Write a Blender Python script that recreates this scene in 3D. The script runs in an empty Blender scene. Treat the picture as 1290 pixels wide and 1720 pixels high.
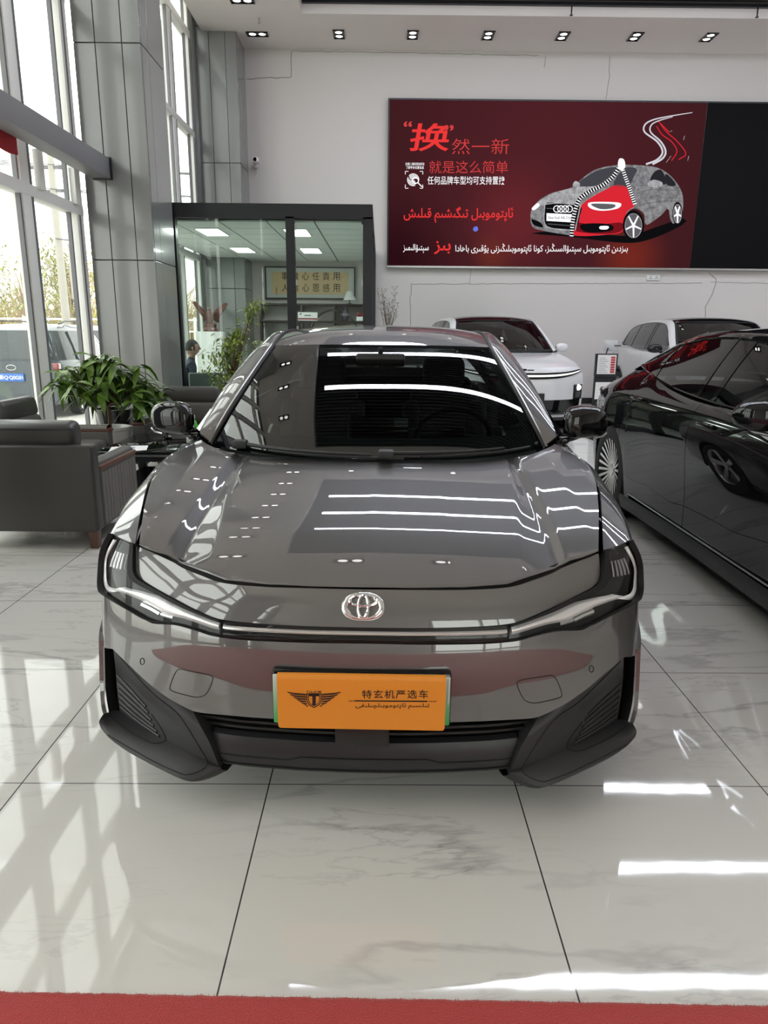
import bpy, bmesh, math, random
import numpy as np
from mathutils import Vector, Matrix
from math import sin, cos, tan, pi, radians, sqrt, atan2

SC = bpy.context.scene
COL = SC.collection

# ------------------------------------------------------------------ camera
F_PX, CX, CY = 1200.0, 645.0, 860.0
CAM_H, YAW, PITCH, ROLL = 1.43, -0.35, 14.2, 0.49
cam_rot = Matrix.Rotation(radians(YAW), 3, 'Z') @ Matrix.Rotation(radians(90 - PITCH), 3, 'X') @ Matrix.Rotation(radians(ROLL), 3, 'Z')
cam = bpy.data.cameras.new('camera')
cam.sensor_fit = 'VERTICAL'
cam.sensor_height = 36.0
cam.lens = 36.0 * F_PX / 1720.0
cam.clip_start = 0.05
cam.clip_end = 300
cam_ob = bpy.data.objects.new('camera', cam)
COL.objects.link(cam_ob)
cam_ob.matrix_world = Matrix.Translation((0, 0, CAM_H)) @ cam_rot.to_4x4()
SC.camera = cam_ob

# ------------------------------------------------------------------ sky, exposure
world = bpy.data.worlds.new('overcast sky')
SC.world = world
world.use_nodes = True
wb = world.node_tree.nodes['Background']
wb.inputs[0].default_value = (1.0, 0.985, 0.94, 1)
wb.inputs[1].default_value = 3.4
SC.view_settings.view_transform = 'Standard'
SC.view_settings.look = 'None'
SC.view_settings.exposure = 0.25
SC.view_settings.gamma = 1.0
SC.view_settings.use_curve_mapping = False
SC.cycles.max_bounces = 8
SC.cycles.glossy_bounces = 5
SC.cycles.diffuse_bounces = 4
SC.cycles.transparent_max_bounces = 12
SC.cycles.caustics_reflective = False
SC.cycles.caustics_refractive = False
SC.cycles.sample_clamp_indirect = 6.0
LED_STRENGTH = 22.0
DOWNLIGHT_STRENGTH = 5.0

# ------------------------------------------------------------------ maths helpers
A_ = np.array
def ray(px, py):
    return A_(cam_rot @ Vector(((px - CX) / F_PX, -(py - CY) / F_PX, -1.0)))
CAMP = A_((0, 0, CAM_H))
def on_y(px, py, Y):
    d = ray(px, py); return CAMP + d * (Y / d[1])
def on_x(px, py, X):
    d = ray(px, py); return CAMP + d * (X / d[0])
def on_z(px, py, Z):
    d = ray(px, py); return CAMP + d * ((Z - CAM_H) / d[2])

def pchip(xs, ys):
    xs = np.asarray(xs, float); ys = np.asarray(ys, float)
    h = np.diff(xs)
    sh = h.reshape((-1,) + (1,) * (ys.ndim - 1))
    d = np.diff(ys, axis=0) / sh
    m = np.zeros_like(ys)
    for i in range(1, len(xs) - 1):
        a, b = d[i - 1], d[i]
        w1 = 2 * h[i] + h[i - 1]; w2 = h[i] + 2 * h[i - 1]
        with np.errstate(divide='ignore', invalid='ignore'):
            hm = (w1 + w2) / (w1 / a + w2 / b)
        m[i] = np.where(a * b > 0, hm, 0)
    m[0] = d[0]; m[-1] = d[-1]
    def f(x):
        x = np.asarray(x, float)
        i = np.clip(np.searchsorted(xs, x) - 1, 0, len(xs) - 2)
        xc = np.clip(x, xs[0], xs[-1])
        t = ((xc - xs[i]) / h[i])
        t = t.reshape(t.shape + (1,) * (ys.ndim - 1))
        hh = h[i].reshape(np.shape(h[i]) + (1,) * (ys.ndim - 1))
        return ((2*t**3 - 3*t**2 + 1) * ys[i] + (t**3 - 2*t**2 + t) * hh * m[i]
                + (-2*t**3 + 3*t**2) * ys[i + 1] + (t**3 - t**2) * hh * m[i + 1])
    return f

def cat(pts, n, closed=False, lin=False):
    """resample a polyline / Catmull-Rom curve by arc length to n points"""
    P = np.asarray(pts, float)
    if lin:
        D = P
    else:
        Q = np.vstack([2*P[0]-P[1], P, 2*P[-1]-P[-2]]) if not closed else np.vstack([P[-1], P, P[0], P[1]])
        D = []
        m = len(Q) - 3
        for i in range(m):
            p0, p1, p2, p3 = Q[i:i+4]
            for k in range(12):
                t = k / 12
                D.append(.5*((2*p1)+(-p0+p2)*t+(2*p0-5*p1+4*p2-p3)*t*t+(-p0+3*p1-3*p2+p3)*t**3))
        D.append(Q[-2]); D = A_(D)
    L = np.concatenate([[0], np.cumsum(np.linalg.norm(np.diff(D, axis=0), axis=1))])
    s = np.linspace(0, L[-1], n)
    return np.stack([np.interp(s, L, D[:, k]) for k in range(D.shape[1])], 1)

def coons(b, t, l, r):
    """b,t: n points (left to right), l,r: m points (bottom to top) -> m x n grid"""
    b, t, l, r = map(np.asarray, (b, t, l, r))
    n, m = len(b), len(l)
    u = np.linspace(0, 1, n)[None, :, None]; v = np.linspace(0, 1, m)[:, None, None]
    return ((1-v)*b[None] + v*t[None] + (1-u)*l[:, None] + u*r[:, None]
            - ((1-u)*(1-v)*b[0] + u*(1-v)*b[-1] + (1-u)*v*t[0] + u*v*t[-1]))

# ------------------------------------------------------------------ object helpers
def link(o, parent=None):
    COL.objects.link(o)
    if parent is not None:
        o.parent = parent
    return o

def mesh_obj(name, verts, faces, mat=None, parent=None, smooth=True, ang=35, mats=None, fm=None):
    me = bpy.data.meshes.new(name)
    me.from_pydata([tuple(map(float, v)) for v in verts], [], [tuple(map(int, f)) for f in faces])
    me.validate()
    for m in (mats or [mat]):
        if m: me.materials.append(m)
    if fm is not None:
        for p, k in zip(me.polygons, fm): p.material_index = k
    if smooth:
        me.polygons.foreach_set('use_smooth', [True]*len(me.polygons))
        me.set_sharp_from_angle(angle=radians(ang))
    me.update()
    return link(bpy.data.objects.new(name, me), parent)

class MB:
    """collects shapes for one mesh"""
    def __init__(s): s.v = []; s.f = []; s.m = []; s.cur = 0
    def add(s, verts, faces):
        o = len(s.v)
        s.v += [tuple(map(float, p)) for p in verts]
        s.f += [tuple(int(i) + o for i in f) for f in faces]
        s.m += [s.cur] * len(faces)
        return s
    def box(s, a, b, M=None, bev=0.0):
        a, b = np.minimum(a, b).astype(float), np.maximum(a, b).astype(float)
        if bev > 0:
            bm = bmesh.new()
            bmesh.ops.create_cube(bm, size=1)
            for v in bm.verts:
                v.co = Vector([(a[i]+b[i])/2 + v.co[i]*(b[i]-a[i]) for i in range(3)])
            bev = min(bev, .49*min(b-a))
            bmesh.ops.bevel(bm, geom=bm.edges[:], offset=bev, segments=2 if bev < .02 else 3, affect='EDGES', profile=.5)
            bm.verts.index_update()
            V = [tuple(v.co) for v in bm.verts]; Fc = [[v.index for v in f.verts] for f in bm.faces]
            bm.free()
        else:
            V = [(x, y, z) for x in (a[0], b[0]) for y in (a[1], b[1]) for z in (a[2], b[2])]
            Fc = [(0,1,3,2),(4,6,7,5),(0,4,5,1),(2,3,7,6),(0,2,6,4),(1,5,7,3)]
        if M is not None: V = [tuple(M @ Vector(p)) for p in V]
        return s.add(V, Fc)
    def grid(s, P, wrap_u=False, flip=False):
        P = np.asarray(P); m, n = P.shape[:2]
        Fc = []
        for i in range(m-1):
            for j in range(n if wrap_u else n-1):
                q = (i*n+j, i*n+(j+1) % n, (i+1)*n+(j+1) % n, (i+1)*n+j)
                Fc.append(q[::-1] if flip else q)
        return s.add(P.reshape(-1, 3), Fc)
    def tube(s, pts, r, n=8, cap=True, closed=False):
        P = np.asarray(pts, float)
        m = len(P)
        r = np.broadcast_to(np.asarray(r, float), (m,))
        T = np.zeros_like(P)
        for i in range(m):
            a = P[(i-1) % m] if closed or i > 0 else P[i]
            b = P[(i+1) % m] if closed or i < m-1 else P[i]
            T[i] = (b-a)/max(np.linalg.norm(b-a), 1e-9)
        up = A_((0, 0, 1.)) if abs(T[0][2]) < .9 else A_((1., 0, 0))
        rings = []
        for i in range(m):
            x = np.cross(up, T[i]); x /= max(np.linalg.norm(x), 1e-9)
            y = np.cross(T[i], x); up = y
            rings.append([P[i] + r[i]*(cos(2*pi*k/n)*x + sin(2*pi*k/n)*y) for k in range(n)])
        if closed: rings.append(rings[0])
        o = len(s.v)
        s.grid(A_(rings), wrap_u=True)
        if cap and not closed:
            s.f.append(tuple(o+k for k in range(n))[::-1]); s.m.append(s.cur)
            s.f.append(tuple(o+(m-1)*n+k for k in range(n))); s.m.append(s.cur)
        return s
    def lathe(s, prof, c=(0,0,0), ax='z', n=24, a0=0, a1=2*pi):
        prof = np.asarray(prof, float)
        full = abs(a1-a0-2*pi) < 1e-6
        G = []
        for k in range(n if full else n+1):
            a = a0+(a1-a0)*k/n
            ring = []
            for (r, h) in prof:
                if ax == 'z': p = (r*cos(a), r*sin(a), h)
                elif ax == 'x': p = (h, r*cos(a), r*sin(a))
                else: p = (r*sin(a), h, r*cos(a))
                ring.append((p[0]+c[0], p[1]+c[1], p[2]+c[2]))
            G.append(ring)
        if full: G.append(G[0])
        return s.grid(A_(G))
    def prism(s, poly, d, M=None):
        """extrude a planar polygon (3D points) by vector d"""
        P = [A_(p, float) for p in poly]; n = len(P); d = A_(d, float)
        V = [tuple(p) for p in P] + [tuple(p+d) for p in P]
        Fc = [tuple(range(n))[::-1], tuple(range(n, 2*n))] + [(i, (i+1) % n, n+(i+1) % n, n+i) for i in range(n)]
        if M is not None: V = [tuple(M @ Vector(p)) for p in V]
        return s.add(V, Fc)
    def fix(s):
        bm = bmesh.new()
        vs = [bm.verts.new(v) for v in s.v]
        for f, m in zip(s.f, s.m):
            ids = list(dict.fromkeys(f))
            if len(ids) < 3: continue
            try:
                q = bm.faces.new([vs[i] for i in ids]); q.material_index = m
            except ValueError: pass
        return bm
    def build(s, name, mat=None, parent=None, smooth=True, ang=35, weld=True, mats=None):
        bm = s.fix()
        if weld: bmesh.ops.remove_doubles(bm, verts=bm.verts[:], dist=1e-5)
        bmesh.ops.recalc_face_normals(bm, faces=bm.faces[:])
        me = bpy.data.meshes.new(name)
        bm.to_mesh(me); bm.free()
        for m in (mats or [mat]):
            if m: me.materials.append(m)
        if smooth:
            me.polygons.foreach_set('use_smooth', [True]*len(me.polygons))
            me.set_sharp_from_angle(angle=radians(ang))
        return link(bpy.data.objects.new(name, me), parent)

def shell(P, th):
    """grid m x n x 3 -> closed slab of thickness th (offset along -normal); returns MB"""
    P = np.asarray(P, float)
    du = np.gradient(P, axis=1); dv = np.gradient(P, axis=0)
    N = np.cross(du, dv); N /= np.maximum(np.linalg.norm(N, axis=2, keepdims=True), 1e-9)
    Q = P - N*th
    m, n = P.shape[:2]
    mb = MB()
    mb.grid(P); mb.grid(Q, flip=True)
    mb.grid(A_([P[0], Q[0]])); mb.grid(A_([P[-1], Q[-1]]), flip=True)
    mb.grid(A_([P[:, 0], Q[:, 0]]), flip=True); mb.grid(A_([P[:, -1], Q[:, -1]]))
    return mb
def offset_grid(P, d):
    P = np.asarray(P, float)
    N = np.cross(np.gradient(P, axis=1), np.gradient(P, axis=0))
    N /= np.maximum(np.linalg.norm(N, axis=2, keepdims=True), 1e-9)
    return P + N*d

def thing(name, label, cat_, loc=(0,0,0), rz=0.0, group=None):
    o = bpy.data.objects.new(name, None)
    o.empty_display_size = .1
    COL.objects.link(o)
    o.location = loc; o.rotation_euler = (0, 0, rz)
    return tag(o, label, cat_, group)
def tag(o, label=None, cat_=None, group=None, kind=None):
    if label: o['label'] = label
    if cat_: o['category'] = cat_
    if group: o['group'] = group
    if kind: o['kind'] = kind
    return o
def struct(o, label=None):
    o['kind'] = 'structure'
    if label: o['label'] = label
    return o
def copy_tree(o, parent=None):
    c = o.copy(); COL.objects.link(c)
    if parent is not None:
        c.parent = parent
    for ch in [k for k in bpy.data.objects if k.parent == o]:
        copy_tree(ch, c)
    return c

# ------------------------------------------------------------------ materials
def pm(name, col, rough=.5, metal=0.0, coat=0.0, coat_rough=.03, spec=.5, emit=None, es=0, trans=0, ior=1.5, sheen=0, bump=None, vary=None):
    m = bpy.data.materials.new(name); m.use_nodes = True
    nt = m.node_tree; b = nt.nodes['Principled BSDF']
    b.inputs['Base Color'].default_value = (*col, 1)
    b.inputs['Roughness'].default_value = rough
    b.inputs['Metallic'].default_value = metal
    b.inputs['Coat Weight'].default_value = coat
    b.inputs['Coat Roughness'].default_value = coat_rough
    b.inputs['Specular IOR Level'].default_value = spec
    b.inputs['IOR'].default_value = ior
    if trans: b.inputs['Transmission Weight'].default_value = trans
    if sheen: b.inputs['Sheen Weight'].default_value = sheen
    if emit:
        b.inputs['Emission Color'].default_value = (*emit, 1)
        b.inputs['Emission Strength'].default_value = es
    tc = None
    if bump or vary:
        tc = nt.nodes.new('ShaderNodeTexCoord')
    if bump:
        sc, st, dist = bump
        n = nt.nodes.new('ShaderNodeTexNoise'); n.inputs['Scale'].default_value = sc; n.inputs['Detail'].default_value = 4
        nt.links.new(tc.outputs['Object'], n.inputs['Vector'])
        bp = nt.nodes.new('ShaderNodeBump'); bp.inputs['Strength'].default_value = st; bp.inputs['Distance'].default_value = dist
        nt.links.new(n.outputs['Fac'], bp.inputs['Height']); nt.links.new(bp.outputs['Normal'], b.inputs['Normal'])
    if vary:
        sc, col2 = vary
        n = nt.nodes.new('ShaderNodeTexNoise'); n.inputs['Scale'].default_value = sc; n.inputs['Detail'].default_value = 5
        nt.links.new(tc.outputs['Object'], n.inputs['Vector'])
        r = nt.nodes.new('ShaderNodeValToRGB')
        r.color_ramp.elements[0].color = (*col, 1); r.color_ramp.elements[1].color = (*col2, 1)
        r.color_ramp.elements[0].position = .35; r.color_ramp.elements[1].position = .65
        nt.links.new(n.outputs['Fac'], r.inputs['Fac']); nt.links.new(r.outputs['Color'], b.inputs['Base Color'])
    return m
def em(name, col, s):
    m = bpy.data.materials.new(name); m.use_nodes = True
    nt = m.node_tree; nt.nodes.clear()
    o = nt.nodes.new('ShaderNodeOutputMaterial'); e = nt.nodes.new('ShaderNodeEmission')
    e.inputs[0].default_value = (*col, 1); e.inputs[1].default_value = s
    nt.links.new(e.outputs[0], o.inputs[0])
    return m
def thin_glass(name, tint, ior=1.5, boost=1.0):
    """a single pane: what is behind is tinted, the surface mirrors by Fresnel"""
    m = bpy.data.materials.new(name); m.use_nodes = True
    nt = m.node_tree; nt.nodes.clear()
    o = nt.nodes.new('ShaderNodeOutputMaterial')
    t = nt.nodes.new('ShaderNodeBsdfTransparent'); t.inputs[0].default_value = (*tint, 1)
    g = nt.nodes.new('ShaderNodeBsdfGlossy'); g.inputs['Roughness'].default_value = 0.0
    g.inputs['Color'].default_value = (boost, boost, boost, 1)
    f = nt.nodes.new('ShaderNodeFresnel'); f.inputs['IOR'].default_value = ior
    geo = nt.nodes.new('ShaderNodeNewGeometry')
    # the same Fresnel from either side of the pane
    mxi = nt.nodes.new('ShaderNodeMath'); mxi.operation = 'MULTIPLY_ADD'
    mxi.inputs[1].default_value = (1/ior - ior); mxi.inputs[2].default_value = ior
    nt.links.new(geo.outputs['Backfacing'], mxi.inputs[0]); nt.links.new(mxi.outputs[0], f.inputs['IOR'])
    mx = nt.nodes.new('ShaderNodeMixShader')
    nt.links.new(f.outputs[0], mx.inputs[0]); nt.links.new(t.outputs[0], mx.inputs[1]); nt.links.new(g.outputs[0], mx.inputs[2])
    nt.links.new(mx.outputs[0], o.inputs[0])
    return m

def stitched():
    m = pm('grey stitched leather', (.20,.185,.17), .5)
    nt = m.node_tree; N = nt.nodes; L = nt.links
    tc = N.new('ShaderNodeTexCoord'); w = N.new('ShaderNodeTexWave'); w.bands_direction = 'Y'; w.inputs['Scale'].default_value = 5.2; w.inputs['Distortion'].default_value = 2.2; w.inputs['Detail Scale'].default_value = 2.0
    L.new(tc.outputs['Object'], w.inputs['Vector'])
    r = N.new('ShaderNodeValToRGB'); r.color_ramp.elements[0].color = (.085,.078,.072,1); r.color_ramp.elements[0].position = .02; r.color_ramp.elements[1].color = (.20,.185,.17,1); r.color_ramp.elements[1].position = .16
    L.new(w.outputs['Fac'], r.inputs['Fac']); L.new(r.outputs['Color'], N['Principled BSDF'].inputs['Base Color'])
    b = N.new('ShaderNodeBump'); b.inputs['Strength'].default_value = .5; b.inputs['Distance'].default_value = .01
    L.new(w.outputs['Fac'], b.inputs['Height']); L.new(b.outputs['Normal'], N['Principled BSDF'].inputs['Normal'])
    return m
M = {}
M['paint'] = pm('grey metallic paint', (.125,.120,.121), .45, .65, 1.0, .012)
M['paint'].node_tree.nodes['Principled BSDF'].inputs['Coat IOR'].default_value = 2.0
M['black_paint'] = pm('black paint', (.005,.0045,.005), .6, .0, 1.0, .008, 0)
M['white_paint'] = pm('white paint', (.80,.80,.82), .35, .0, 1.0, .02)
M['silver_paint'] = pm('pale grey paint', (.60,.60,.605), .35, 0, 1.0, .02)
M['gloss_black'] = pm('gloss black', (.005,.005,.006), .6, 0, 1.0, .015, 0)
M['piano'] = pm('smoked lamp black', (.010,.010,.010), .35, 0, 0, .02, .25)
M['lampwhite'] = pm('pale lamp strip', (.86,.87,.88), .22, .35)
M['clad'] = pm('matte grey plastic', (.022,.022,.024), .48, bump=(900,.06,.001))
M['clad_dark'] = pm('dark plastic', (.018,.018,.02), .5)
M['void'] = pm('dark recess', (.004,.004,.004), .8)
M['gap'] = pm('panel gap black', (.003,.003,.003), .7)
M['chrome'] = pm('chrome', (.85,.85,.86), .06, 1)
M['satin'] = pm('satin metal', (.55,.55,.56), .28, 1)
M['lampchrome'] = pm('lamp chrome', (.75,.76,.77), .16, 1)
M['glass_car'] = thin_glass('windscreen glass', (.30,.335,.325), 1.62)
M['glass_dark'] = thin_glass('privacy glass', (.10,.10,.11), 1.6)
M['glass_room'] = thin_glass('window glass', (.93,.96,.95), 1.45)
M['glass_office'] = thin_glass('partition glass', (.88,.94,.91), 1.38)
M['lens'] = thin_glass('lamp lens', (.92,.92,.92), 1.35)
M['tyre'] = pm('tyre rubber', (.012,.012,.012), .75)
M['rim'] = pm('machined alloy', (.62,.61,.60), .25, 1)
M['rim_dark'] = pm('dark alloy', (.04,.04,.042), .35, .6)
M['rubber'] = pm('black rubber', (.012,.012,.013), .55)
M['cabin'] = pm('cabin fabric', (.06,.062,.066), .75)
M['seat_dark'] = pm('dark seat leather', (.085,.088,.09), .45)
M['seat_light'] = pm('grey seat trim', (.20,.20,.205), .5)
M['red_lens'] = pm('red lens', (.25,.01,.01), .1, 0, 1)
M['wall'] = pm('white plaster', (.66,.625,.605), .55, bump=(60,.05,.002))
M['ceil'] = pm('soffit plaster', (.86,.80,.765), .6)
M['acm'] = pm('grey panel', (.215,.22,.215), .20, .15, .5, .05, vary=(.7,(.25,.255,.25)))
M['frame_grey'] = pm('grey steel', (.16,.16,.17), .4, .2)
M['frame_white'] = pm('pale aluminium', (.84,.83,.80), .4)
M['frame_black'] = pm('charcoal aluminium', (.018,.019,.023), .35, .2)
M['louvre'] = pm('dark louvre', (.022,.019,.020), .5)
M['led'] = em('led tube', (.86,.90,1.0), LED_STRENGTH)
M['spot'] = em('spot lamp', (1,.97,.93), DOWNLIGHT_STRENGTH)
M['panel_light'] = em('panel light', (1,1,.98), 14.0)
M['base'] = pm('black skirting', (.012,.012,.013), .35)
M['seam'] = pm('dark joint', (.035,.035,.035), .8)
M['leather'] = pm('grey leather', (.105,.098,.090), .42, bump=(220,.12,.002))
M['leather_dark'] = pm('dark leather', (.055,.052,.049), .36, bump=(220,.12,.002))
M['wicker'] = stitched()
M['brown'] = pm('brown leather trim', (.15,.06,.04), .4)
M['wood_leg'] = pm('red brown wood', (.10,.035,.02), .35, 0, .4)
M['white_gloss'] = pm('white ceramic', (.75,.75,.74), .25, 0, .5)
M['paper'] = pm('paper', (.85,.85,.86), .6)
M['leaf'] = pm('leaf', (.045,.10,.014), .40, vary=(9,(.12,.21,.022)))
M['leaf2'] = pm('small leaf', (.12,.22,.03), .42, vary=(9,(.30,.36,.06)))
M['bark'] = pm('bark', (.11,.07,.04), .8)
M['soil'] = pm('soil', (.03,.02,.014), .95)
M['skin'] = pm('skin', (.38,.22,.16), .5)
M['hair'] = pm('black hair', (.008,.007,.007), .5)
M['cloth'] = pm('dark shirt', (.02,.025,.05), .8)
M['wood_dark'] = pm('dark wood', (.022,.012,.009), .35)
M['eagle'] = pm('red brown carving', (.11,.035,.022), .35)
M['slat'] = pm('grille black', (.008,.008,.008), .45)
M['lip'] = pm('dark lip plastic', (.015,.015,.017), .4)
# ================================================================== SETTING
def floor_material():
    m = bpy.data.materials.new('polished marble tile'); m.use_nodes = True
    nt = m.node_tree; N = nt.nodes; L = nt.links
    b = N['Principled BSDF']
    tc = N.new('ShaderNodeTexCoord')
    sep = N.new('ShaderNodeSeparateXYZ'); L.new(tc.outputs['Object'], sep.inputs[0])
    def math_(op, a, bb=None, c=None):
        n = N.new('ShaderNodeMath'); n.operation = op
        for i, q in enumerate((a, bb, c)):
            if q is None: continue
            if isinstance(q, (int, float)): n.inputs[i].default_value = q
            else: L.new(q, n.inputs[i])
        return n.outputs[0]
    def joint(axis, off, w):
        t = math_('FRACT', math_('DIVIDE', math_('ADD', axis, off), .801))
        d = math_('ABSOLUTE', math_('SUBTRACT', t, .5))
        return math_('GREATER_THAN', d, .5 - w/.801/2)
    gx = joint(sep.outputs[0], .353 + 8.01, .0042)
    gy = joint(sep.outputs[1], -2.035 + 16.02, .0036)
    g = math_('MAXIMUM', gx, gy)
    # marble veins
    mp = N.new('ShaderNodeMapping'); mp.inputs['Rotation'].default_value = (0, 0, radians(-38)); mp.inputs['Scale'].default_value = (.36, 1.5, 1)
    L.new(tc.outputs['Object'], mp.inputs[0])
    def vein(scale, width, seed, dist):
        n = N.new('ShaderNodeTexNoise'); n.inputs['Scale'].default_value = scale; n.inputs['Detail'].default_value = 7; n.inputs['Roughness'].default_value = .58
        n.inputs['Distortion'].default_value = dist
        ad = N.new('ShaderNodeVectorMath'); ad.operation = 'ADD'; ad.inputs[1].default_value = (seed, seed*1.7, 0)
        L.new(mp.outputs[0], ad.inputs[0]); L.new(ad.outputs[0], n.inputs['Vector'])
        d = math_('ABSOLUTE', math_('SUBTRACT', n.outputs['Fac'], .5))
        return math_('SUBTRACT', 1, math_('SMOOTHSTEP', d, 0, width)) if False else math_('MAXIMUM', math_('SUBTRACT', 1, math_('DIVIDE', d, width)), 0)
    v1 = vein(.75, .014, 3.1, .35)
    v2 = vein(1.9, .009, 9.4, .5)
    mk = N.new('ShaderNodeTexNoise'); mk.inputs['Scale'].default_value = .9; mk.inputs['Detail'].default_value = 2
    L.new(tc.outputs['Object'], mk.inputs['Vector'])
    msk = math_('MULTIPLY', math_('MAXIMUM', math_('SUBTRACT', mk.outputs['Fac'], .40), 0), 5.0)
    msk = math_('MINIMUM', msk, 1)
    v = math_('MINIMUM', math_('ADD', math_('MULTIPLY', v1, .60), math_('MULTIPLY', v2, .42)), 1)
    v = math_('MULTIPLY', v, msk)
    mx = N.new('ShaderNodeMix'); mx.data_type = 'RGBA'
    mx.inputs[6].default_value = (.76,.745,.715,1); mx.inputs[7].default_value = (.38,.38,.38,1)
    L.new(v, mx.inputs[0])
    m2 = N.new('ShaderNodeMix'); m2.data_type = 'RGBA'; m2.inputs[7].default_value = (.05,.05,.05,1)
    L.new(g, m2.inputs[0]); L.new(mx.outputs[2], m2.inputs[6])
    L.new(m2.outputs[2], b.inputs['Base Color'])
    b.inputs['Roughness'].default_value = .035
    b.inputs['IOR'].default_value = 1.62
    nz = N.new('ShaderNodeTexNoise'); nz.inputs['Scale'].default_value = 2.6; nz.inputs['Detail'].default_value = 3
    L.new(tc.outputs['Object'], nz.inputs['Vector'])
    bp = N.new('ShaderNodeBump'); bp.inputs['Strength'].default_value = .10; bp.inputs['Distance'].default_value = .005
    L.new(nz.outputs['Fac'], bp.inputs['Height']); L.new(bp.outputs['Normal'], b.inputs['Normal'])
    return m
M['floor'] = floor_material()
X0, X1, Y0, Y1, ZC = -3.4, 10.5, -5.0, 15.0, 6.5
struct(MB().box((X0-.15, Y0-.2, -.12), (X1+.2, Y1+.2, 0)).build('floor', M['floor'], smooth=False), 'polished white marble tile floor with grey veins')
struct(MB().box((X0-.15, Y1, 0), (X1+.2, Y1+.2, 7.2)).build('wall_back', M['wall'], smooth=False), 'white plaster back wall behind the lit screen')
struct(MB().box((X1, Y0, 0), (X1+.2, Y1, 7.2)).build('wall_right', M['wall'], smooth=False))
struct(MB().box((X0-.15, Y0-.2, 0), (1.4, Y0, 7.2)).box((5.2, Y0-.2, 0), (X1+.2, Y0, 7.2)).box((1.4, Y0-.2, 4.2), (5.2, Y0, 7.2)).build('wall_front', M['wall'], smooth=False))
mb = MB()
for x in (1.4, 2.66, 3.92, 5.18): mb.box((x-.06, Y0-.1, 0), (x+.06, Y0, 4.2))
for z in (0, 2.6, 4.1): mb.box((1.4, Y0-.1, z), (5.2, Y0, z+.1))
o = struct(mb.build('window_5', M['frame_white'], smooth=False))
struct(MB().box((1.4, Y0-.06, 0), (5.2, Y0-.05, 4.2)).build('pane', M['glass_room'], o, smooth=False))
struct(MB().box((X0-.15, Y0-.2, 7.0), (X1+.2, Y1+.2, 7.2)).build('ceiling', M['louvre'], smooth=False))
# soffit: a strip along the windows and one along the back wall round the recessed dark ceiling
RX, RY, RF = -1.34, 13.45, 5.05
mb = MB()
mb.box((X0+.22, Y0, ZC), (RX, Y1, ZC+.5)); mb.box((RX, RY, ZC), (X1, Y1, ZC+.5)); mb.box((RX, Y0, ZC), (X1, RF, ZC+.5))
struct(mb.build('ceiling_soffit', M['ceil'], smooth=False), 'plain plaster ceiling soffit with square spotlights')
mb = MB()
y = RF + .05
while y < RY - .04:
    mb.box((RX+.01, y, 6.67), (X1, y+.055, 6.80)); y += .13
struct(mb.build('ceiling_louvre', M['louvre'], smooth=False), 'dark slatted recessed ceiling')
struct(MB().box((RX, RY-.07, 6.64), (X1, RY-.002, 6.70)).build('trim_1', M['frame_black'], smooth=False))
struct(MB().box((X0, Y1-.02, 0), (X1, Y1, .12)).build('baseboard_back', M['base'], smooth=False))

# cracks in the plaster
mb = MB()
def crack(pts, r=.006, jit=.012, seed=0):
    rnd = random.Random(seed); P = []
    for a, b in zip(pts[:-1], pts[1:]):
        n = max(2, int(math.hypot(b[0]-a[0], b[1]-a[1])/.09))
        for k in range(n):
            t = k/n
            P.append((a[0]+(b[0]-a[0])*t+rnd.uniform(-jit, jit), 14.999, a[1]+(b[1]-a[1])*t+rnd.uniform(-jit, jit)))
    P.append((pts[-1][0], 14.999, pts[-1][1]))
    mb.tube(P, r, 4)
crack([(-1.71,6.46),(-1.72,6.03),(-2.56,6.0)], .008)
crack([(.59,2.35),(3.2,2.38),(6.44,2.42)], .006, .008, 2)
crack([(.61,2.35),(.58,1.9),(.61,1.3)], .007, .015, 3)
crack([(6.55,2.62),(6.72,2.5),(6.66,2.2),(6.56,1.95),(6.58,1.6)], .009, .012, 4)
crack([(1.78,2.66),(1.77,2.37)], .005, .01, 5)
crack([(4.23,6.45),(4.26,6.1),(4.22,5.72)], .006, .01, 6)
crack([(3.04,6.45),(3.02,6.24)], .006, .01, 7)
crack([(-1.7,6.47),(.5,6.46),(2.9,6.44)], .005, .008, 8)
crack([(6.6,2.44),(8.2,2.42)], .006, .008, 9)
struct(mb.build('wall_back_crack', pm('crack grey', (.36,.34,.33), .9)), 'thin cracks in the white plaster wall')

# pillars clad in grey panels
def pillar(name, y0, y1, x0=-3.30, x1=-2.58):
    mb = MB()
    z = 0
    xs = [x0, x0+.235, x0+.52, x1]
    zs = [0, 2.19, 4.38, 6.57, 7.0]
    for za, zb in zip(zs[:-1], zs[1:]):
        for xa, xb in zip(xs[:-1], xs[1:]):
            mb.box((xa+.004, y0, za+.005), (xb-.004, y0+.03, zb-.005), bev=.003)
        ys = [y0+.03, y0+.03+(y1-y0)*.28, y1]
        for ya, yb in zip(ys[:-1], ys[1:]):
            mb.box((x1-.03, ya+.004, za+.005), (x1, yb-.004, zb-.005), bev=.003)
    o = struct(mb.build(name, M['acm'], smooth=False))
    c = MB().box((x0+.01, y0+.012, 0), (x1-.012, y1, 7.0)).build('joint', M['seam'], o, smooth=False)
    return o
pillar('wall_left_pillar', 8.6, 9.45)['label'] = 'tall grey panelled pillar beside the potted plant'
pillar('wall_left_pillar.001', 14.2, 15.0)['label'] = 'grey panelled pillar in the far corner'
pillar('wall_left_pillar.002', 2.9, 3.75)
pillar('wall_left_pillar.003', -2.8, -1.95)
# return panel beside far pillar
struct(MB().box((-3.42, 14.0, 0), (-3.30, 15, 7.0), bev=.004).build('wall_left_panel', M['acm']))

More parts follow.
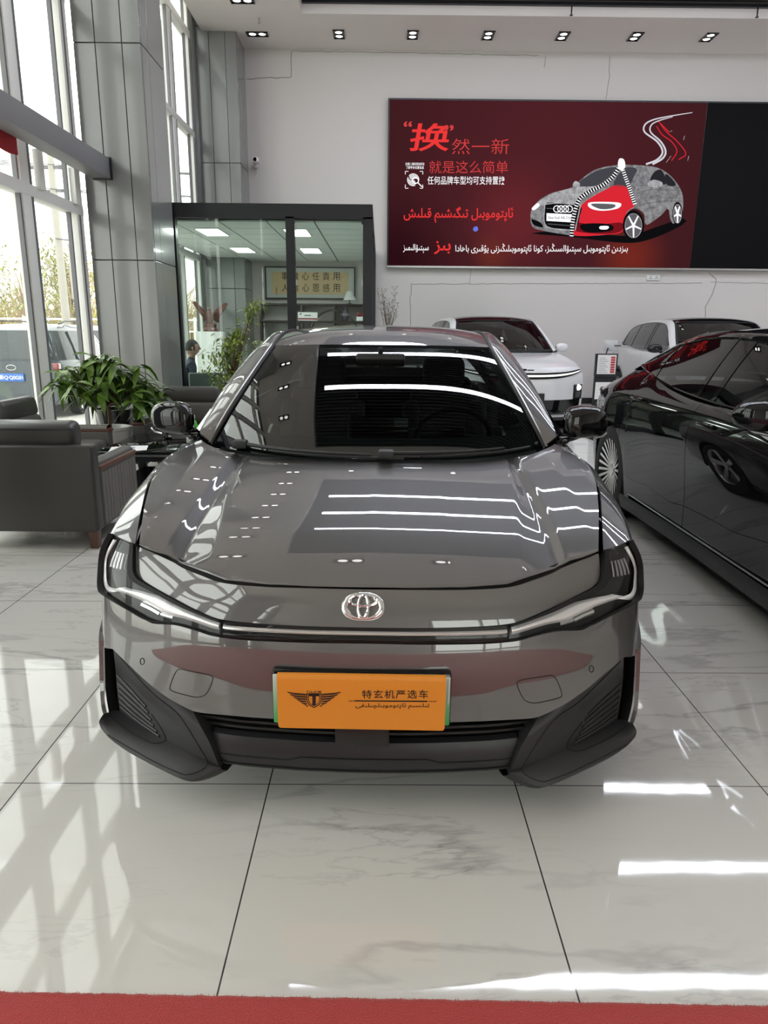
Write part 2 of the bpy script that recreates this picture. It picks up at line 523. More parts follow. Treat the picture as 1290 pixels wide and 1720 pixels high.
# window wall on the left, glass standing on a low kerb
def window(n, ya, yb, mulls, zt=2.70):
    x = X0
    f = MB()
    W = .085
    for y in mulls:
        f.box((x-.05, y-.10, .12), (x+.05, y+.075, 7.0), bev=.006)
    f.box((x-.05, ya, .12), (x+.05, ya+.10, 7.0)); f.box((x-.05, yb-.17, .12), (x+.05, yb, 7.0))
    f.box((x-.07, ya, zt-.05), (x+.06, yb, zt+.06), bev=.008)
    f.box((x-.07, ya, 4.74), (x+.06, yb, 4.84), bev=.008)
    f.box((x-.07, ya, .0), (x+.07, yb, .14), bev=.006)
    f.box((x-.06, ya, 6.3), (x+.06, yb, 6.42))
    o = struct(f.build('window_%d' % n, M['frame_white']), 'tall pale framed showroom window')
    # dark inner edge beads
    d = MB()
    for y in list(mulls) + [ya+.02, yb-.19]:
        d.box((x-.012, y-.125, .14), (x+.03, y-.09, 7.0)); d.box((x-.03, y+.075, .14), (x+.052, y+.115, 7.0))
    struct(d.build('bead', M['frame_grey'], o, smooth=False))
    struct(MB().box((x-.012, ya, .1), (x-.002, yb, 6.99)).build('pane', M['glass_room'], o, smooth=False))
window(1, 3.75, 8.60, [4.9, 6.1, 7.3])
window(2, 9.45, 14.05, [10.6, 12.75])
window(3, -1.95, 2.9, [-.8, .45, 1.7])
window(4, -5.0, -2.8, [-4.0])
# perforated shade strip behind the far window
mb = MB(); mb.box((-3.62, 13.05, .2), (-3.60, 13.45, 6.3))
o = struct(mb.build('window_shade', pm('pale strip', (.62,.68,.69), .5), smooth=False))
mb = MB()
for k in range(80):
    z = .5 + k*.072
    mb.box((-3.598, 13.16, z), (-3.594, 13.20, z+.036)); mb.box((-3.598, 13.52, z), (-3.594, 13.56, z+.036))
struct(mb.build('perforation', M['paper'], o, smooth=False))
# steel beam along the windows and its brackets
o = struct(MB().box((-3.20, -5, 3.04), (-3.0, 8.57, 3.25), bev=.004).build('beam_left', pm('beam grey', (.235,.23,.24), .45, .1)), 'grey steel beam running along the windows')
mb = MB().box((-3.20, 8.57, 3.03), (-2.985, 8.60, 3.26))
struct(mb.build('bracket', M['frame_black'], o, smooth=False))
b_ = MB()
for y in (6.55, 7.55, 8.38): b_.box((-3.36, y-.05, 2.74), (-3.30, y+.05, 3.1), bev=.004)
struct(b_.build('post', M['frame_white'], o))

# ------------------------------------------------------------------ ceiling lamps
for k, y in enumerate((7.4,9.4,11.4)):
    h = thing('linear_light', 'long white linear ceiling light over the showroom', 'light', (0, y, 6.62), group='linear ceiling lights')
    MB().box((-1.1, -.09, 0), (9.8, .09, .02)).build('tube', M['led'], h, smooth=False)
    MB().box((-1.12, -.105, .02), (9.82, .105, .045)).build('channel', M['frame_black'], h, smooth=False)

def downlight(x, y, along, label):
    t = thing('spotlight', label, 'light', (x, y, ZC-.006), 0 if along == 'x' else pi/2, 'square twin ceiling spotlights')
    f = MB()
    f.box((-.19,-.10,-.012), (.19,-.085,.01)); f.box((-.19,.085,-.012), (.19,.10,.01)); f.box((-.19,-.10,-.012), (-.175,.10,.01)); f.box((.175,-.10,-.012), (.19,.10,.01))
    f.box((-.18,-.09,.0), (.18,.09,.004))
    f.build('frame', M['gloss_black'], t, smooth=False)
    for s in (-1, 1):
        r = MB().lathe([(.066,-.004),(.074,-.012),(.080,-.004),(.080,.002)], (s*.085,0,0), n=20).build('ring', M['gloss_black'], t)
        MB().lathe([(0,-.006),(.045,-.005),(.060,-.001)], (s*.085,0,0), n=20).build('lamp', M['spot'], t)
    return t
row = [(-2.22,14.30,'x'),(-.78,14.27,'y'),(.52,14.26,'y'),(1.85,14.25,'y'),(3.16,14.24,'y'),(4.44,14.23,'y'),(5.73,14.22,'y')]
ordn = ['at the left end of the row, beside the far pillar','second from left in the row along the back wall','third from left in the row along the back wall','fourth from left, in the middle of the back row','fifth from left in the row along the back wall','second from right in the row along the back wall','at the right end of the row along the back wall']
for (x, y, a), w in zip(row, ordn):
    downlight(x, y, a, 'square twin spotlight ' + w)
downlight(-2.24, 12.98, 'x', 'twin spotlight cut by the top edge of the picture')
for k in range(5):
    downlight(-.55+1.4*k, 4.55, 'x', 'twin spotlight over the front of the grey sedan, seen mirrored in the bonnet')
for k in range(9):
    downlight(-2.24, 11.65-1.33*k, 'x', 'twin spotlight in the window side soffit, seen mirrored in the bonnet')

# sprinklers
def sprinkler(x, y, z, mat, label):
    t = thing('sprinkler', label, 'sprinkler', (x, y, z))
    MB().lathe([(0,.0),(.012,0),(.012,.25),(0,.25)], n=8).build('pipe', mat, t)
    MB().lathe([(0,-.05),(.028,-.05),(.030,-.045),(.012,-.035),(.010,0),(0,0)], n=10).build('nozzle', mat, t)
sprinkler(3.08, 13.33, 6.52, M['frame_black'], 'black ceiling sprinkler above the middle of the red screen')
sprinkler(6.13, 13.33, 6.52, M['frame_black'], 'black ceiling sprinkler at the top right corner')
sprinkler(-2.08, 13.62, 6.46, M['satin'], 'small pale sprinkler in the soffit near the far pillar')

# ------------------------------------------------------------------ outdoors
struct(MB().box((-90, -60, -.35), (-3.62, 90, -.15)).build('ground', pm('pale concrete yard', (.62,.60,.56), .9), smooth=False), 'pale concrete yard outside the windows')
# ================================================================== THE GREY CAR
CAR_POS, CAR_RZ = (-.042, 1.85, 0.0), radians(-1.35)
_cr = A_(Matrix.Rotation(CAR_RZ, 3, 'Z')); _cp = A_(CAR_POS)
def lray(px, py):
    return _cr.T @ (CAMP - _cp), _cr.T @ ray(px, py)
def c_y(px, py, y):
    o, d = lray(px, py); return o + d*((y-o[1])/d[1])
def c_x(px, py, x):
    o, d = lray(px, py); return o + d*((x-o[0])/d[0])
def c_z(px, py, z):
    o, d = lray(px, py); return o + d*((z-o[2])/d[2])

# --- front skin: plan curve parametrised by arc length t, plus a vertical profile
_pl = A_([(0,0),(.15,.004),(.30,.017),(.40,.031),(.52,.062),(.62,.104),(.72,.160),(.80,.220),(.845,.272),(.878,.345),(.898,.45),(.909,.60),(.9155,.80),(.9175,1.05)])
_pl = cat(_pl, 160)
_pt = np.concatenate([[0], np.cumsum(np.linalg.norm(np.diff(_pl, axis=0), axis=1))])
T_MAX = _pt[-1]
def plan(t):
    t = np.asarray(t, float); a = np.abs(t)
    return np.sign(t)*np.interp(a, _pt, _pl[:, 0]), np.interp(a, _pt, _pl[:, 1])
def t_of_x(x):
    return np.sign(x)*np.interp(abs(x), _pl[:, 0], _pt)
_pc = pchip([.10,.16,.26,.34,.40,.46,.54,.60,.66,.70,.74,.78,.84,.92], [.035,.015,.010,.006,.0,-.002,.004,.018,.044,.073,.112,.160,.24,.36])
_ps = pchip([.10,.20,.30,.40,.48,.56,.62,.68,.74,.78,.84,.92], [-.06,-.055,-.045,-.030,-.016,-.002,.014,.036,.066,.098,.165,.30])
def front(t, z):
    """outer skin point(s) of the car's face"""
    x, y = plan(t)
    w = np.clip((np.abs(x)-.45)/.38, 0, 1); w = w*w*(3-2*w)
    side = np.clip((np.abs(t)-1.15)/.35, 0, 1)
    pr = ((1-w)*_pc(z)+w*_ps(z))*(1-side)
    return np.stack([x, y+pr, np.broadcast_to(z, np.shape(x))], -1)
def hit_front(px, py):
    """pixel -> (t, z) on the front skin"""
    o, d = lray(px, py)
    best = None; prev = None
    for s in np.linspace(1.2, 3.6, 400):
        p = o + d*s
        if abs(p[0]) > .9174: continue
        h = p[1] - front(t_of_x(p[0]), p[2])[1]
        if prev is not None and prev[1] < 0 <= h:
            a, b = prev[0], s
            for _ in range(30):
                m = (a+b)/2; q = o+d*m
                if q[1]-front(t_of_x(q[0]), q[2])[1] < 0: a = m
                else: b = m
            q = o+d*a
            return A_((t_of_x(q[0]), q[2]))
        if best is None or abs(h) < best[0]: best = (abs(h), p)
        prev = (s, h)
    p = best[1]
    return A_((t_of_x(p[0]), p[2]))

# --- hood skin: height over (x, y)
_zc = pchip([.0,.04,.093,.172,.217,.257,.34,.452,.58,.738,.97,1.1,1.25,1.4], [.672,.693,.717,.755,.775,.791,.820,.848,.873,.898,.9285,.943,.956,.966])
_xi = pchip([.0,.1,.95,1.2], [.462,.465,.535,.54]); _xv = pchip([.0,.1,.95,1.2], [.575,.572,.553,.55]); _xo = pchip([.0,.1,.95,1.2], [.615,.612,.585,.582])
def hood_d(ax, y):
    xi, xv, xo = _xi(y), _xv(y), _xo(y)
    K = A_([0, .25, 0, 0, 0, .70, .80, .90]); D = A_([0, -.004, -.014, -.0300, -.009, .006, .009, -.004])
    K[2], K[3], K[4] = xi, xv, xo
    f = np.clip((y-.07)/.18, .25, 1)
    D[3] = D[2] + (D[3]-D[2])*f
    r = .0055
    # soften the creases
    s = 0
    for w, k in ((.15,-1.2),(.2,-.6),(.3,0),(.2,.6),(.15,1.2)):
        s += w*np.interp(abs(ax+k*r), K, D)
    return s
def hood_z(x, y):
    x = np.asarray(x, float); y = np.asarray(y, float)
    out = np.empty(x.shape)
    for i in np.ndindex(x.shape):
        out[i] = float(_zc(y[i])) + hood_d(abs(x[i]), y[i])
    return out
def hit_hood(px, py):
    o, d = lray(px, py)
    a, b = 1.2, 4.2; prev = None
    for s in np.linspace(a, b, 200):
        p = o+d*s
        h = p[2] - (float(_zc(p[1])) + hood_d(min(abs(p[0]), .9), p[1]))
        if prev is not None and prev[1] > 0 >= h:
            a, b = prev[0], s
            for _ in range(25):
                m = (a+b)/2; q = o+d*m
                if q[2] - (float(_zc(q[1])) + hood_d(min(abs(q[0]), .9), q[1])) > 0: a = m
                else: b = m
            return (o+d*a)[:2]
        prev = (s, h)
    return p[:2]

sedan = thing('sedan', 'grey metallic sedan facing the camera with an orange plate cover', 'car', CAR_POS, CAR_RZ)
def mirror_pts(P):
    P = A_(P, float).copy(); P[..., 0] *= -1; return P
def both(name, make, mat, side_names=None):
    """build a part for the left of the picture and its mirror twin"""
    out = []
    for s in (1, -1):
        mb = make()
        if s < 0: mb.v = [(-x, y, z) for x, y, z in mb.v]
        out.append(mb.build(name, mat, sedan))
    return out

# ---- hood
hf_px = [(234,914),(262,926),(299,941),(312,948),(336,957),(379,973),(450,980.5),(530,984),(614,985.5)]
hs_px = [(234,914),(238,880),(245,840),(259,797),(276,775),(300,755),(338,739)]
hr_px = [(338,739),(352,748),(376,758),(400,763),(450,768),(520,771),(634,774)]
HF = A_([hit_hood(*p) for p in hf_px]); HS = A_([hit_hood(*p) for p in hs_px]); HR = A_([hit_hood(*p) for p in hr_px])
HF[-1][0] = 0; HR[-1][0] = 0
HS[0] = HF[0]; HR[0] = HS[-1]
print('HOOD front', HF.round(3).tolist()); print('HOOD side', HS.round(3).tolist()); print('HOOD rear', HR.round(3).tolist())
NU = 110
fr = cat(HF, NU, lin=True); rr = cat(HR, NU); sd = cat(HS, 70)
cen = np.stack([np.zeros(70), np.linspace(fr[-1][1], rr[-1][1], 70)], 1)
# left half then mirrored
D2 = coons(fr, rr, sd, cen)
full = np.concatenate([D2, mirror_pts(D2[:, ::-1])[:, 1:]], axis=1)
HZ = np.concatenate([full, hood_z(full[..., 0], full[..., 1])[..., None]], -1)
# roll the front lip over
n_ = HZ.shape[1]
lip = HZ[0].copy(); lip[:, 2] -= .005; lip[:, 1] += .003
lip2 = HZ[0].copy(); lip2[:, 2] -= .0015; lip2[:, 1] -= .0012
HZ = np.concatenate([lip[None], lip2[None], HZ])
hood = shell(HZ, .004).build('hood', M['paint'], sedan, ang=50)

# ---- nose panel between hood and lamps
nt_px = [(235,919),(262,931),(290,944),(299,949.5),(309,955),(336,966),(374,979),(450,986),(530,988.5),(611,990)]
nb_px = [(239,974),(262,988),(299,1008.5),(336,1027),(366,1039),(430,1047),(520,1052),(610,1054)]
nl_px = [(239,974),(232.5,966),(230.5,953),(232,932),(235,919)]
def tz(L): return A_([hit_front(*p) for p in L])
NT, NB, NL = tz(nt_px), tz(nb_px), tz(nl_px)
NT[-1][0] = 0; NB[-1][0] = 0; NL[0] = NB[0]; NL[-1] = NT[0]
m_ = 24
t_ = cat(NT, 90); b_2 = cat(NB, 90); l_ = cat(NL, m_)
c_ = np.stack([np.zeros(m_), np.linspace(NB[-1][1], NT[-1][1], m_)], 1)
D2 = coons(b_2, t_, l_, c_)
full = np.concatenate([D2, mirror_pts(D2[:, ::-1])[:, 1:]], axis=1)
nose_panel = shell(front(full[..., 0], full[..., 1]), .006).build('nose_panel', M['paint'], sedan)

# ---- dark under-skin behind the gaps
def sheet(t0, t1, z0f, z1f, dy, n=90, m=12):
    tt = np.linspace(t0, t1, n); vv = np.linspace(0, 1, m)[:, None]
    z = z0f(tt)[None]*(1-vv)+z1f(tt)[None]*vv
    P = front(np.broadcast_to(tt, z.shape), z); P = P + A_((0, dy, 0)); P[..., 0] *= .99
    return P
up_ = pchip([0,.4,.6,.72,.80,1.0], [.705,.715,.755,.775,.74,.70])
MB().grid(sheet(-.93, .93, lambda t: np.interp(np.abs(t), [0,.40,.55,.75,.93], [.345,.365,.41,.53,.60]), lambda t: up_(np.abs(t)), .02)).build('inner_shell', M['gap'], sedan)
gu, gv = np.meshgrid(np.linspace(-1, 1, 80), np.linspace(0, 1, 40))
gy_ = .125 + .15*np.abs(gu)**1.6*(1-gv) + gv*(1.02+.16*gu*gu-.125); gx_ = gu*np.interp(gy_, [.1,.26,.4,.8,1.2], [.68,.69,.73,.81,.76])
MB().grid(np.stack([gx_, gy_, hood_z(gx_, gy_)-.016], -1)).build('inner_bonnet', M['gap'], sedan)

# ---- headlamps
pairs = [((373,1068),(371,1042.5)),((352,1064),(352,1035.5)),((330,1057),(330,1026)),((306,1050),(306,1013.5)),((289,1046.5),(286,1002.5)),((266,1044.5),(264,990.5)),((247,1039),(246,980)),((224,1026),(236,973)),((202,1013),(230.5,964)),((183,1001),(229,956)),((173.5,991),(228.8,949)),((169.5,976),(228.8,943)),((169.5,962),(228.8,938)),((172,943),(228.8,932)),((177,925),(228.8,926)),((183,910),(228.8,921)),((189.5,897.5),(228.5,916))]
HA = cat(tz([p[0] for p in pairs]), 90); HB = cat(tz([p[1] for p in pairs]), 90)
def lamp(u, v, off=0.0):
    """point on the lamp face: u along, v across (0 outer/lower, 1 inner/upper)"""
    u = np.asarray(u, float); v = np.asarray(v, float)
    uu = np.clip(u, 0, 1)*(len(HA)-1)
    k = np.arange(len(HA))
    a = np.stack([np.interp(uu, k, HA[:, i]) for i in (0, 1)], -1); b = np.stack([np.interp(uu, k, HB[:, i]) for i in (0, 1)], -1)
    q = a*(1-v[..., None])+b*v[..., None]
    P = front(q[..., 0], q[..., 1])
    if off:
        e = 1e-3
        P1 = front(q[..., 0]+e, q[..., 1]); P2 = front(q[..., 0], q[..., 1]+e)
        nn = np.cross(P1-P, P2-P); nn /= np.linalg.norm(nn, axis=-1, keepdims=True)
        P = P + nn*off
    return P
def lamp_grid(u0, u1, v0, v1, off, nu=60, nv=8):
    U_, V_ = np.meshgrid(np.linspace(u0, u1, nu), np.linspace(0, 1, nv))
    f0 = v0 if callable(v0) else (lambda u: v0 + 0*u); f1 = v1 if callable(v1) else (lambda u: v1 + 0*u)
    return lamp(U_, f0(U_)+(f1(U_)-f0(U_))*V_, off)
def mirrored(mb, s):
    if s < 0: mb.v = [(-x, y, z) for x, y, z in mb.v]
    return mb
for s, w in ((1, 'left'), (-1, 'right')):
    hl = mirrored(MB().grid(lamp_grid(0, 1, 0, 1, -.012, 90, 14)), s).build('headlight', M['piano'], sedan)
    mirrored(shell(lamp_grid(0, 1, 0, .035, .001, 90, 3), .016), s).build('bezel', M['gap'], hl)
    mirrored(shell(lamp_grid(0, 1, .90, 1, .001, 90, 3), .016), s).build('bezel', M['gap'], hl)
    # daylight strip: bright bar along the upper part of the lower arm, folding up along the outside
    def bow(a, b):
        return lambda u: np.interp(u, a, b)
    d = MB()
    G = lamp_grid(.015, .70, bow([0,.1,.3,.5,.6,.7],[.34,.36,.42,.46,.42,.34]), bow([0,.1,.3,.5,.6,.7],[.88,.87,.87,.86,.76,.62]), -.004, 70, 7)
    bul = np.sin(np.linspace(0, pi, 7))[:, None, None]*A_((0,-.008,.002))
    d.grid(G + bul)
    G = lamp_grid(.66, .985, bow([.66,.72,.85,.985],[.14,.10,.06,.08]), bow([.66,.72,.85,.985],[.52,.30,.20,.24]), -.003, 40, 7)
    d.grid(G + bul)
    mirrored(d, s).build('daylight_strip', M['lampwhite'], hl)
    # projector ribs in the upper compartment
    rb = MB()
    for k in range(5):
        v = .40 + k*.085
        P = lamp(np.linspace(.83, .93, 6), np.full(6, v), -.006)
        rb.tube(P, .0035, 6)
    mirrored(rb, s).build('lamp_rib', M['satin'], hl)
    pr = MB(); P = lamp(A_([.34,.40,.46]), A_([.36,.38,.36]), -.006)
    pr.tube(P, .011, 8); pr.tube(lamp(A_([.26,.30,.34]), A_([.34,.36,.36]), -.006), .007, 8)
    mirrored(pr, s).build('projector', M['lampchrome'], hl)
    mirrored(MB().grid(lamp_grid(0.002, .998, .01, .99, .0015, 90, 12)), s).build('lens', M['lens'], hl)
# ---- light bar
barT = tz([(375,1044),(430,1048.5),(520,1053),(610,1055)]); barB = tz([(375,1069.5),(430,1074),(520,1077.5),(610,1079)])
barT[-1][0] = 0; barB[-1][0] = 0
T_, B_ = cat(barT, 50), cat(barB, 50)
def bar_grid(v0, v1, off, nv=8, bulge=0.0):
    v = np.linspace(v0, v1, nv)[:, None, None]
    D = B_[None]*(1-v)+T_[None]*v
    D = np.concatenate([D, mirror_pts(D[:, ::-1])[:, 1:]], axis=1)
    P = front(D[..., 0], D[..., 1]) - A_((0, off, 0))
    return P - np.sin(np.linspace(0, pi, nv))[:, None, None]*A_((0, bulge, 0))
bar = MB().grid(bar_grid(0, 1, -.003)).build('light_bar', M['piano'], sedan)
MB().grid(bar_grid(.46, .78, .000, 7, .006)).build('light_strip', M['lampchrome'], bar)
MB().grid(bar_grid(.05, .38, -.001, 7, .006)).build('lower_lens', M['gloss_black'], bar)
MB().grid(bar_grid(0, 1, .0015, 8, .003)).build('lens', M['lens'], bar)

# ---- bumper skin
bt_px = [(610,1081),(520,1080),(430,1076.5),(376,1071.5),(353,1067.5),(330,1060),(306,1053),(289,1049.5),(258,1047.5),(246,1042.5),(224,1029.5),(202,1017),(185,1006),(173.5,996)]
bb_px = [(607,1215),(520,1211),(400,1203),(345,1198),(324,1194),(301,1183),(278,1169.5),(243,1142),(218,1118),(195,1096),(188,1090),(177,1088),(172,1080)]
BT, BB = tz(bt_px), tz(bb_px)
BT[0][0] = 0; BB[0][0] = 0
T_END = -1.135
BT = np.vstack([BT, [(-1.02,.655),(T_END,.665)]])
t_out = BB[-1][0]
BB = np.vstack([BB, [(-.985,.515),(-1.02,.505),(T_END,.50)]])
t_ = cat(BT[::-1], 130); b_2 = cat(BB[::-1], 130)
mm = 44
l_ = np.stack([np.full(mm, T_END), np.linspace(.50,.665, mm)], 1)
c_ = np.stack([np.zeros(mm), np.linspace(BB[0][1], BT[0][1], mm)], 1)
D2 = coons(b_2, t_, l_, c_)
full = np.concatenate([D2, mirror_pts(D2[:, ::-1])[:, 1:]], axis=1)
bumper = shell(front(full[..., 0], full[..., 1]), .006).build('bumper', M['paint'], sedan, ang=60)
# outer fin of the bumper beside the air slot
fi = tz([(171,1078),(170.5,1100),(172,1130),(175,1165),(180,1198)])
for s in (1, -1):
    inn = cat(fi, 24); out_ = np.stack([np.full(24, T_END), np.linspace(.51, .27, 24)], 1)
    k = np.linspace(0, 1, 26)[None, :, None]
    D = inn[:, None]*(1-k)+out_[:, None]*k
    P = front(D[..., 0], D[..., 1])
    fin = mirrored(shell(P[:, ::-1], .012), s).build('bumper_fin', M['paint'], sedan)
# sensors and tow caps drawn by their fine gaps
def ring_on_front(px, r=.0013, closed=True):
    P = tz(px)
    P = cat(P, 60, closed=True)
    Q = front(P[:, 0], P[:, 1]) - A_((0,.0004,0))
    return Q
cap_px = [(302,1124),(318,1127),(345,1132),(356,1136),(357,1143),(350,1160),(343,1168),(330,1171),(310,1167),(288,1160),(286,1152),(294,1131)]
sen = [(239+4.5*cos(a)*.75, 1111+5.5*sin(a)) for a in np.linspace(0, 2*pi, 12, endpoint=False)]
for s in (1, -1):
    Q = ring_on_front(cap_px)
    mirrored(MB().tube(Q, .0013, 6, closed=True), s).build('tow_cap_gap', M['gap'], bumper)
    Q = ring_on_front(sen)
    mirrored(MB().tube(Q, .0014, 6, closed=True), s).build('parking_sensor', M['gap'], bumper)
from mathutils.bvhtree import BVHTree
def bvh_of(obs):
    V, Fc = [], []
    for o in obs:
        k = len(V)
        V += [v.co.copy() for v in o.data.vertices]
        Fc += [[i+k for i in p.vertices] for p in o.data.polygons]
    return BVHTree.FromPolygons(V, Fc)
def trace(bvh, pts, lift=.0008):
    """pixels -> points on a built car surface (car coordinates), lifted along the normal"""
    out = []
    for p in pts:
        o, d = lray(*p)
        h = bvh.ray_cast(Vector(o), Vector(d).normalized())
        if h[0] is None: continue
        n = h[1] if h[1].dot(Vector(d)) < 0 else -h[1]
        out.append(A_(h[0] + n*lift))
    return A_(out)

# ---- body sides: sections from the bonnet seam / belt line down to the sill
SEC_Y = [.26,.45,.72,.95,1.2,1.6,2.4,3.2,3.8,4.3,4.62]
_hsx = pchip(HS[:, 1], -HS[:, 0])
def _p0(y):
    x = float(_hsx(y)); return (x, float(_zc(y)) + hood_d(x, y) - .002)
SEC = [[_p0(.26),(.79,.775),(.845,.735),(.874,.66),(.88,.5),(.86,.22)],
       [_p0(.45),(.835,.803),(.878,.745),(.898,.66),(.905,.5),(.885,.22)],
       [_p0(.72),(.872,.848),(.905,.79),(.913,.68),(.912,.5),(.89,.22)],
       [_p0(.95),(.872,.893),(.905,.83),(.9165,.70),(.914,.5),(.89,.22)],
       [_p0(1.2),(.842,.925),(.893,.855),(.9165,.71),(.91,.5),(.885,.22)],
       [(.84,.965),(.862,.95),(.898,.86),(.9165,.72),(.905,.5),(.88,.22)],
       [(.858,.978),(.876,.962),(.904,.87),(.9165,.74),(.903,.5),(.88,.22)],
       [(.860,.99),(.880,.972),(.908,.88),(.9175,.75),(.908,.5),(.885,.22)],
       [(.835,1.005),(.870,.985),(.908,.89),(.9175,.76),(.914,.5),(.89,.22)],
       [(.78,1.02),(.83,.995),(.885,.89),(.900,.76),(.895,.5),(.87,.25)],
       [(.70,1.01),(.76,.985),(.825,.88),(.845,.76),(.84,.5),(.82,.28)]]
_sec = pchip(SEC_Y, A_(SEC))
WF, WR, WZ, ARCH = .93, 3.81, .335, .372
def zb_side(y):
    z = .235
    for w in (WF, WR):
        if abs(y-w) < ARCH: z = max(z, WZ+sqrt(ARCH**2-(y-w)**2))
    if y < WF-ARCH+.0: z = .658
    elif y < WF: z = max(z, .658) if WZ+sqrt(max(0, ARCH**2-(y-WF)**2)) < .658 else z
    return z
def side_pt(y, q, ztop=None):
    S = cat(_sec(y), 60)
    zb = zb_side(y)
    k = S[:, 1] >= zb
    n = int(k.sum())
    if n < len(S):
        t = (S[n-1, 1]-zb)/max(S[n-1, 1]-S[n, 1], 1e-9)
        S = np.vstack([S[:n], S[n-1]+(S[n]-S[n-1])*t])
    L = np.concatenate([[0], np.cumsum(np.linalg.norm(np.diff(S, axis=0), axis=1))])
    s = q*L[-1]
    return (np.interp(s, L, S[:, 0]), y, np.interp(s, L, S[:, 1]))
def side_patch(y0, y1, nu, nv):
    """y0,y1 may be functions of q"""
    P = []
    for q in np.linspace(0, 1, nv):
        a = y0(q) if callable(y0) else y0; b = y1(q) if callable(y1) else y1
        P.append([side_pt(a+(b-a)*u, q) for u in np.linspace(0, 1, nu)])
    P = A_(P)
    P[..., 0] *= -1
    return P
fy0 = lambda q: float(np.interp(q, [0,.35,.55,.75,1], [.266,.425,.430,.41,.375]))
for s, w in ((1, 'left'), (-1, 'right')):
    FP = side_patch(fy0, 1.29, 90, 40)
    edge = np.vstack([[lamp(A_([1.0]), A_([v]), .001)[0] for v in np.linspace(1, 0, 12)], [lamp(A_([u]), A_([-.02]), .001)[0] for u in np.linspace(.985, .62, 16)]])
    ee = cat(edge, 40, lin=True)
    kk = (1-np.linspace(0, 1, 90))**3
    FP = FP + (ee-FP[:, 0])[:, None]*kk[None, :, None]
    mirrored(shell(FP[::-1], .006), s).build('fender', M['paint'], sedan, ang=50)
    mirrored(shell(side_patch(1.297, 2.385, 40, 24)[::-1], .006), s).build('door', M['paint'], sedan, ang=50)
    mirrored(shell(side_patch(2.392, 3.435, 40, 24)[::-1], .006), s).build('door', M['paint'], sedan, ang=50)
    mirrored(shell(side_patch(3.442, 4.55, 60, 30)[::-1], .006), s).build('quarter_panel', M['paint'], sedan, ang=50)
    r = [[(-x, y, z) for (x, z) in ((.893,.228),(.885,.17),(.80,.15))] for y in np.linspace(1.31, 3.43, 20)]
    mirrored(MB().grid(A_(r)), s).build('sill', M['clad_dark'], sedan)
    for yy in (2.12, 3.2): mirrored(MB().box((-.925, yy-.11, .855), (-.895, yy+.11, .885), bev=.008), s).build('door_handle', M['paint'], sedan)

# ---- greenhouse curves (left side of the picture)
OUT = A_([*[(c_y(px, py, y) + c_y(px2, py2, y)*A_((-1,1,1)))/2 for px, py, px2, py2, y in ((328,735,927,728,1.25),(367,660,896,667,1.55),(398,619,868,620,1.83),(431.6,582,838,582,2.12),(456,562,812,562,2.4))],(-.63,2.8,1.392),(-.61,3.3,1.372),(-.58,3.8,1.29),(-.60,4.15,1.13)])
_S = A_([[-.7166,1.22,.9494],[-.6696,1.3375,1.0593],[-.6305,1.495,1.1552],[-.5929,1.6925,1.2523],[-.5542,1.93,1.3534]])
INN = A_([(-.556,2.0,1.368),(-.566,2.2,1.394),(-.578,2.5,1.418),(-.572,2.9,1.428),(-.55,3.4,1.408),(-.52,3.75,1.345),(-.56,4.1,1.15)])
BELT = A_([(-.842,1.50,.968),(-.855,1.9,.978),(-.862,2.4,.985),(-.862,3.0,.995),(-.842,3.6,1.005),(-.80,3.9,1.02)])
NW = 60
_yy = np.linspace(.95, 1.875, NW)
Cc = np.stack([0*_yy, _yy, np.polyval([.19142,-1.39084,4.01251,-5.86757,4.88559,-.86549], _yy)], 1)
_tt = np.linspace(0, 1, NW)
Sd = np.stack([np.polyval(np.polyfit(np.linspace(0, 1, 5), _S[:, k], 4), _tt) for k in range(3)], 1)
INs = np.vstack([Sd[:-1], cat(np.vstack([Sd[-1:], INN]), 200)])
i_top = NW-1
u_ = np.linspace(-1, 1, 81)[None, :, None]
def across(C, S, p=2.0):
    C, S = C[:, None], S[:, None]
    U = np.abs(u_)**p
    P = C + (S-C)*U
    P[..., 0] = (np.abs(S[..., 0])*u_[..., 0])
    return P
WS = across(Cc, Sd, 3.0)
windshield = MB().grid(WS).build('windshield', M['glass_car'], sedan)
def ws(u, v, off=0):
    P = offset_grid(WS, off) if off else WS
    iu = (u+1)/2*80; iv = v*(NW-1)
    a, b = int(min(max(iu, 0), 79.99)), int(min(max(iv, 0), NW-1.01))
    fu, fv = iu-a, iv-b
    return P[b, a]*(1-fu)*(1-fv)+P[b, a+1]*fu*(1-fv)+P[b+1, a]*(1-fu)*fv+P[b+1, a+1]*fu*fv
# black frit border behind the glass
OFF = offset_grid(WS, -.004)
if (OFF-WS)[30, 40][2] > 0: OFF = 2*WS-OFF
fr_ = MB()
fr_.grid(OFF[:9]); fr_.grid(OFF[-3:]); fr_.grid(OFF[:, :4]); fr_.grid(OFF[:, -4:]); fr_.grid(OFF[8:11, :9]); fr_.grid(OFF[8:11, -9:])
fr_.build('frit', M['gap'], windshield)
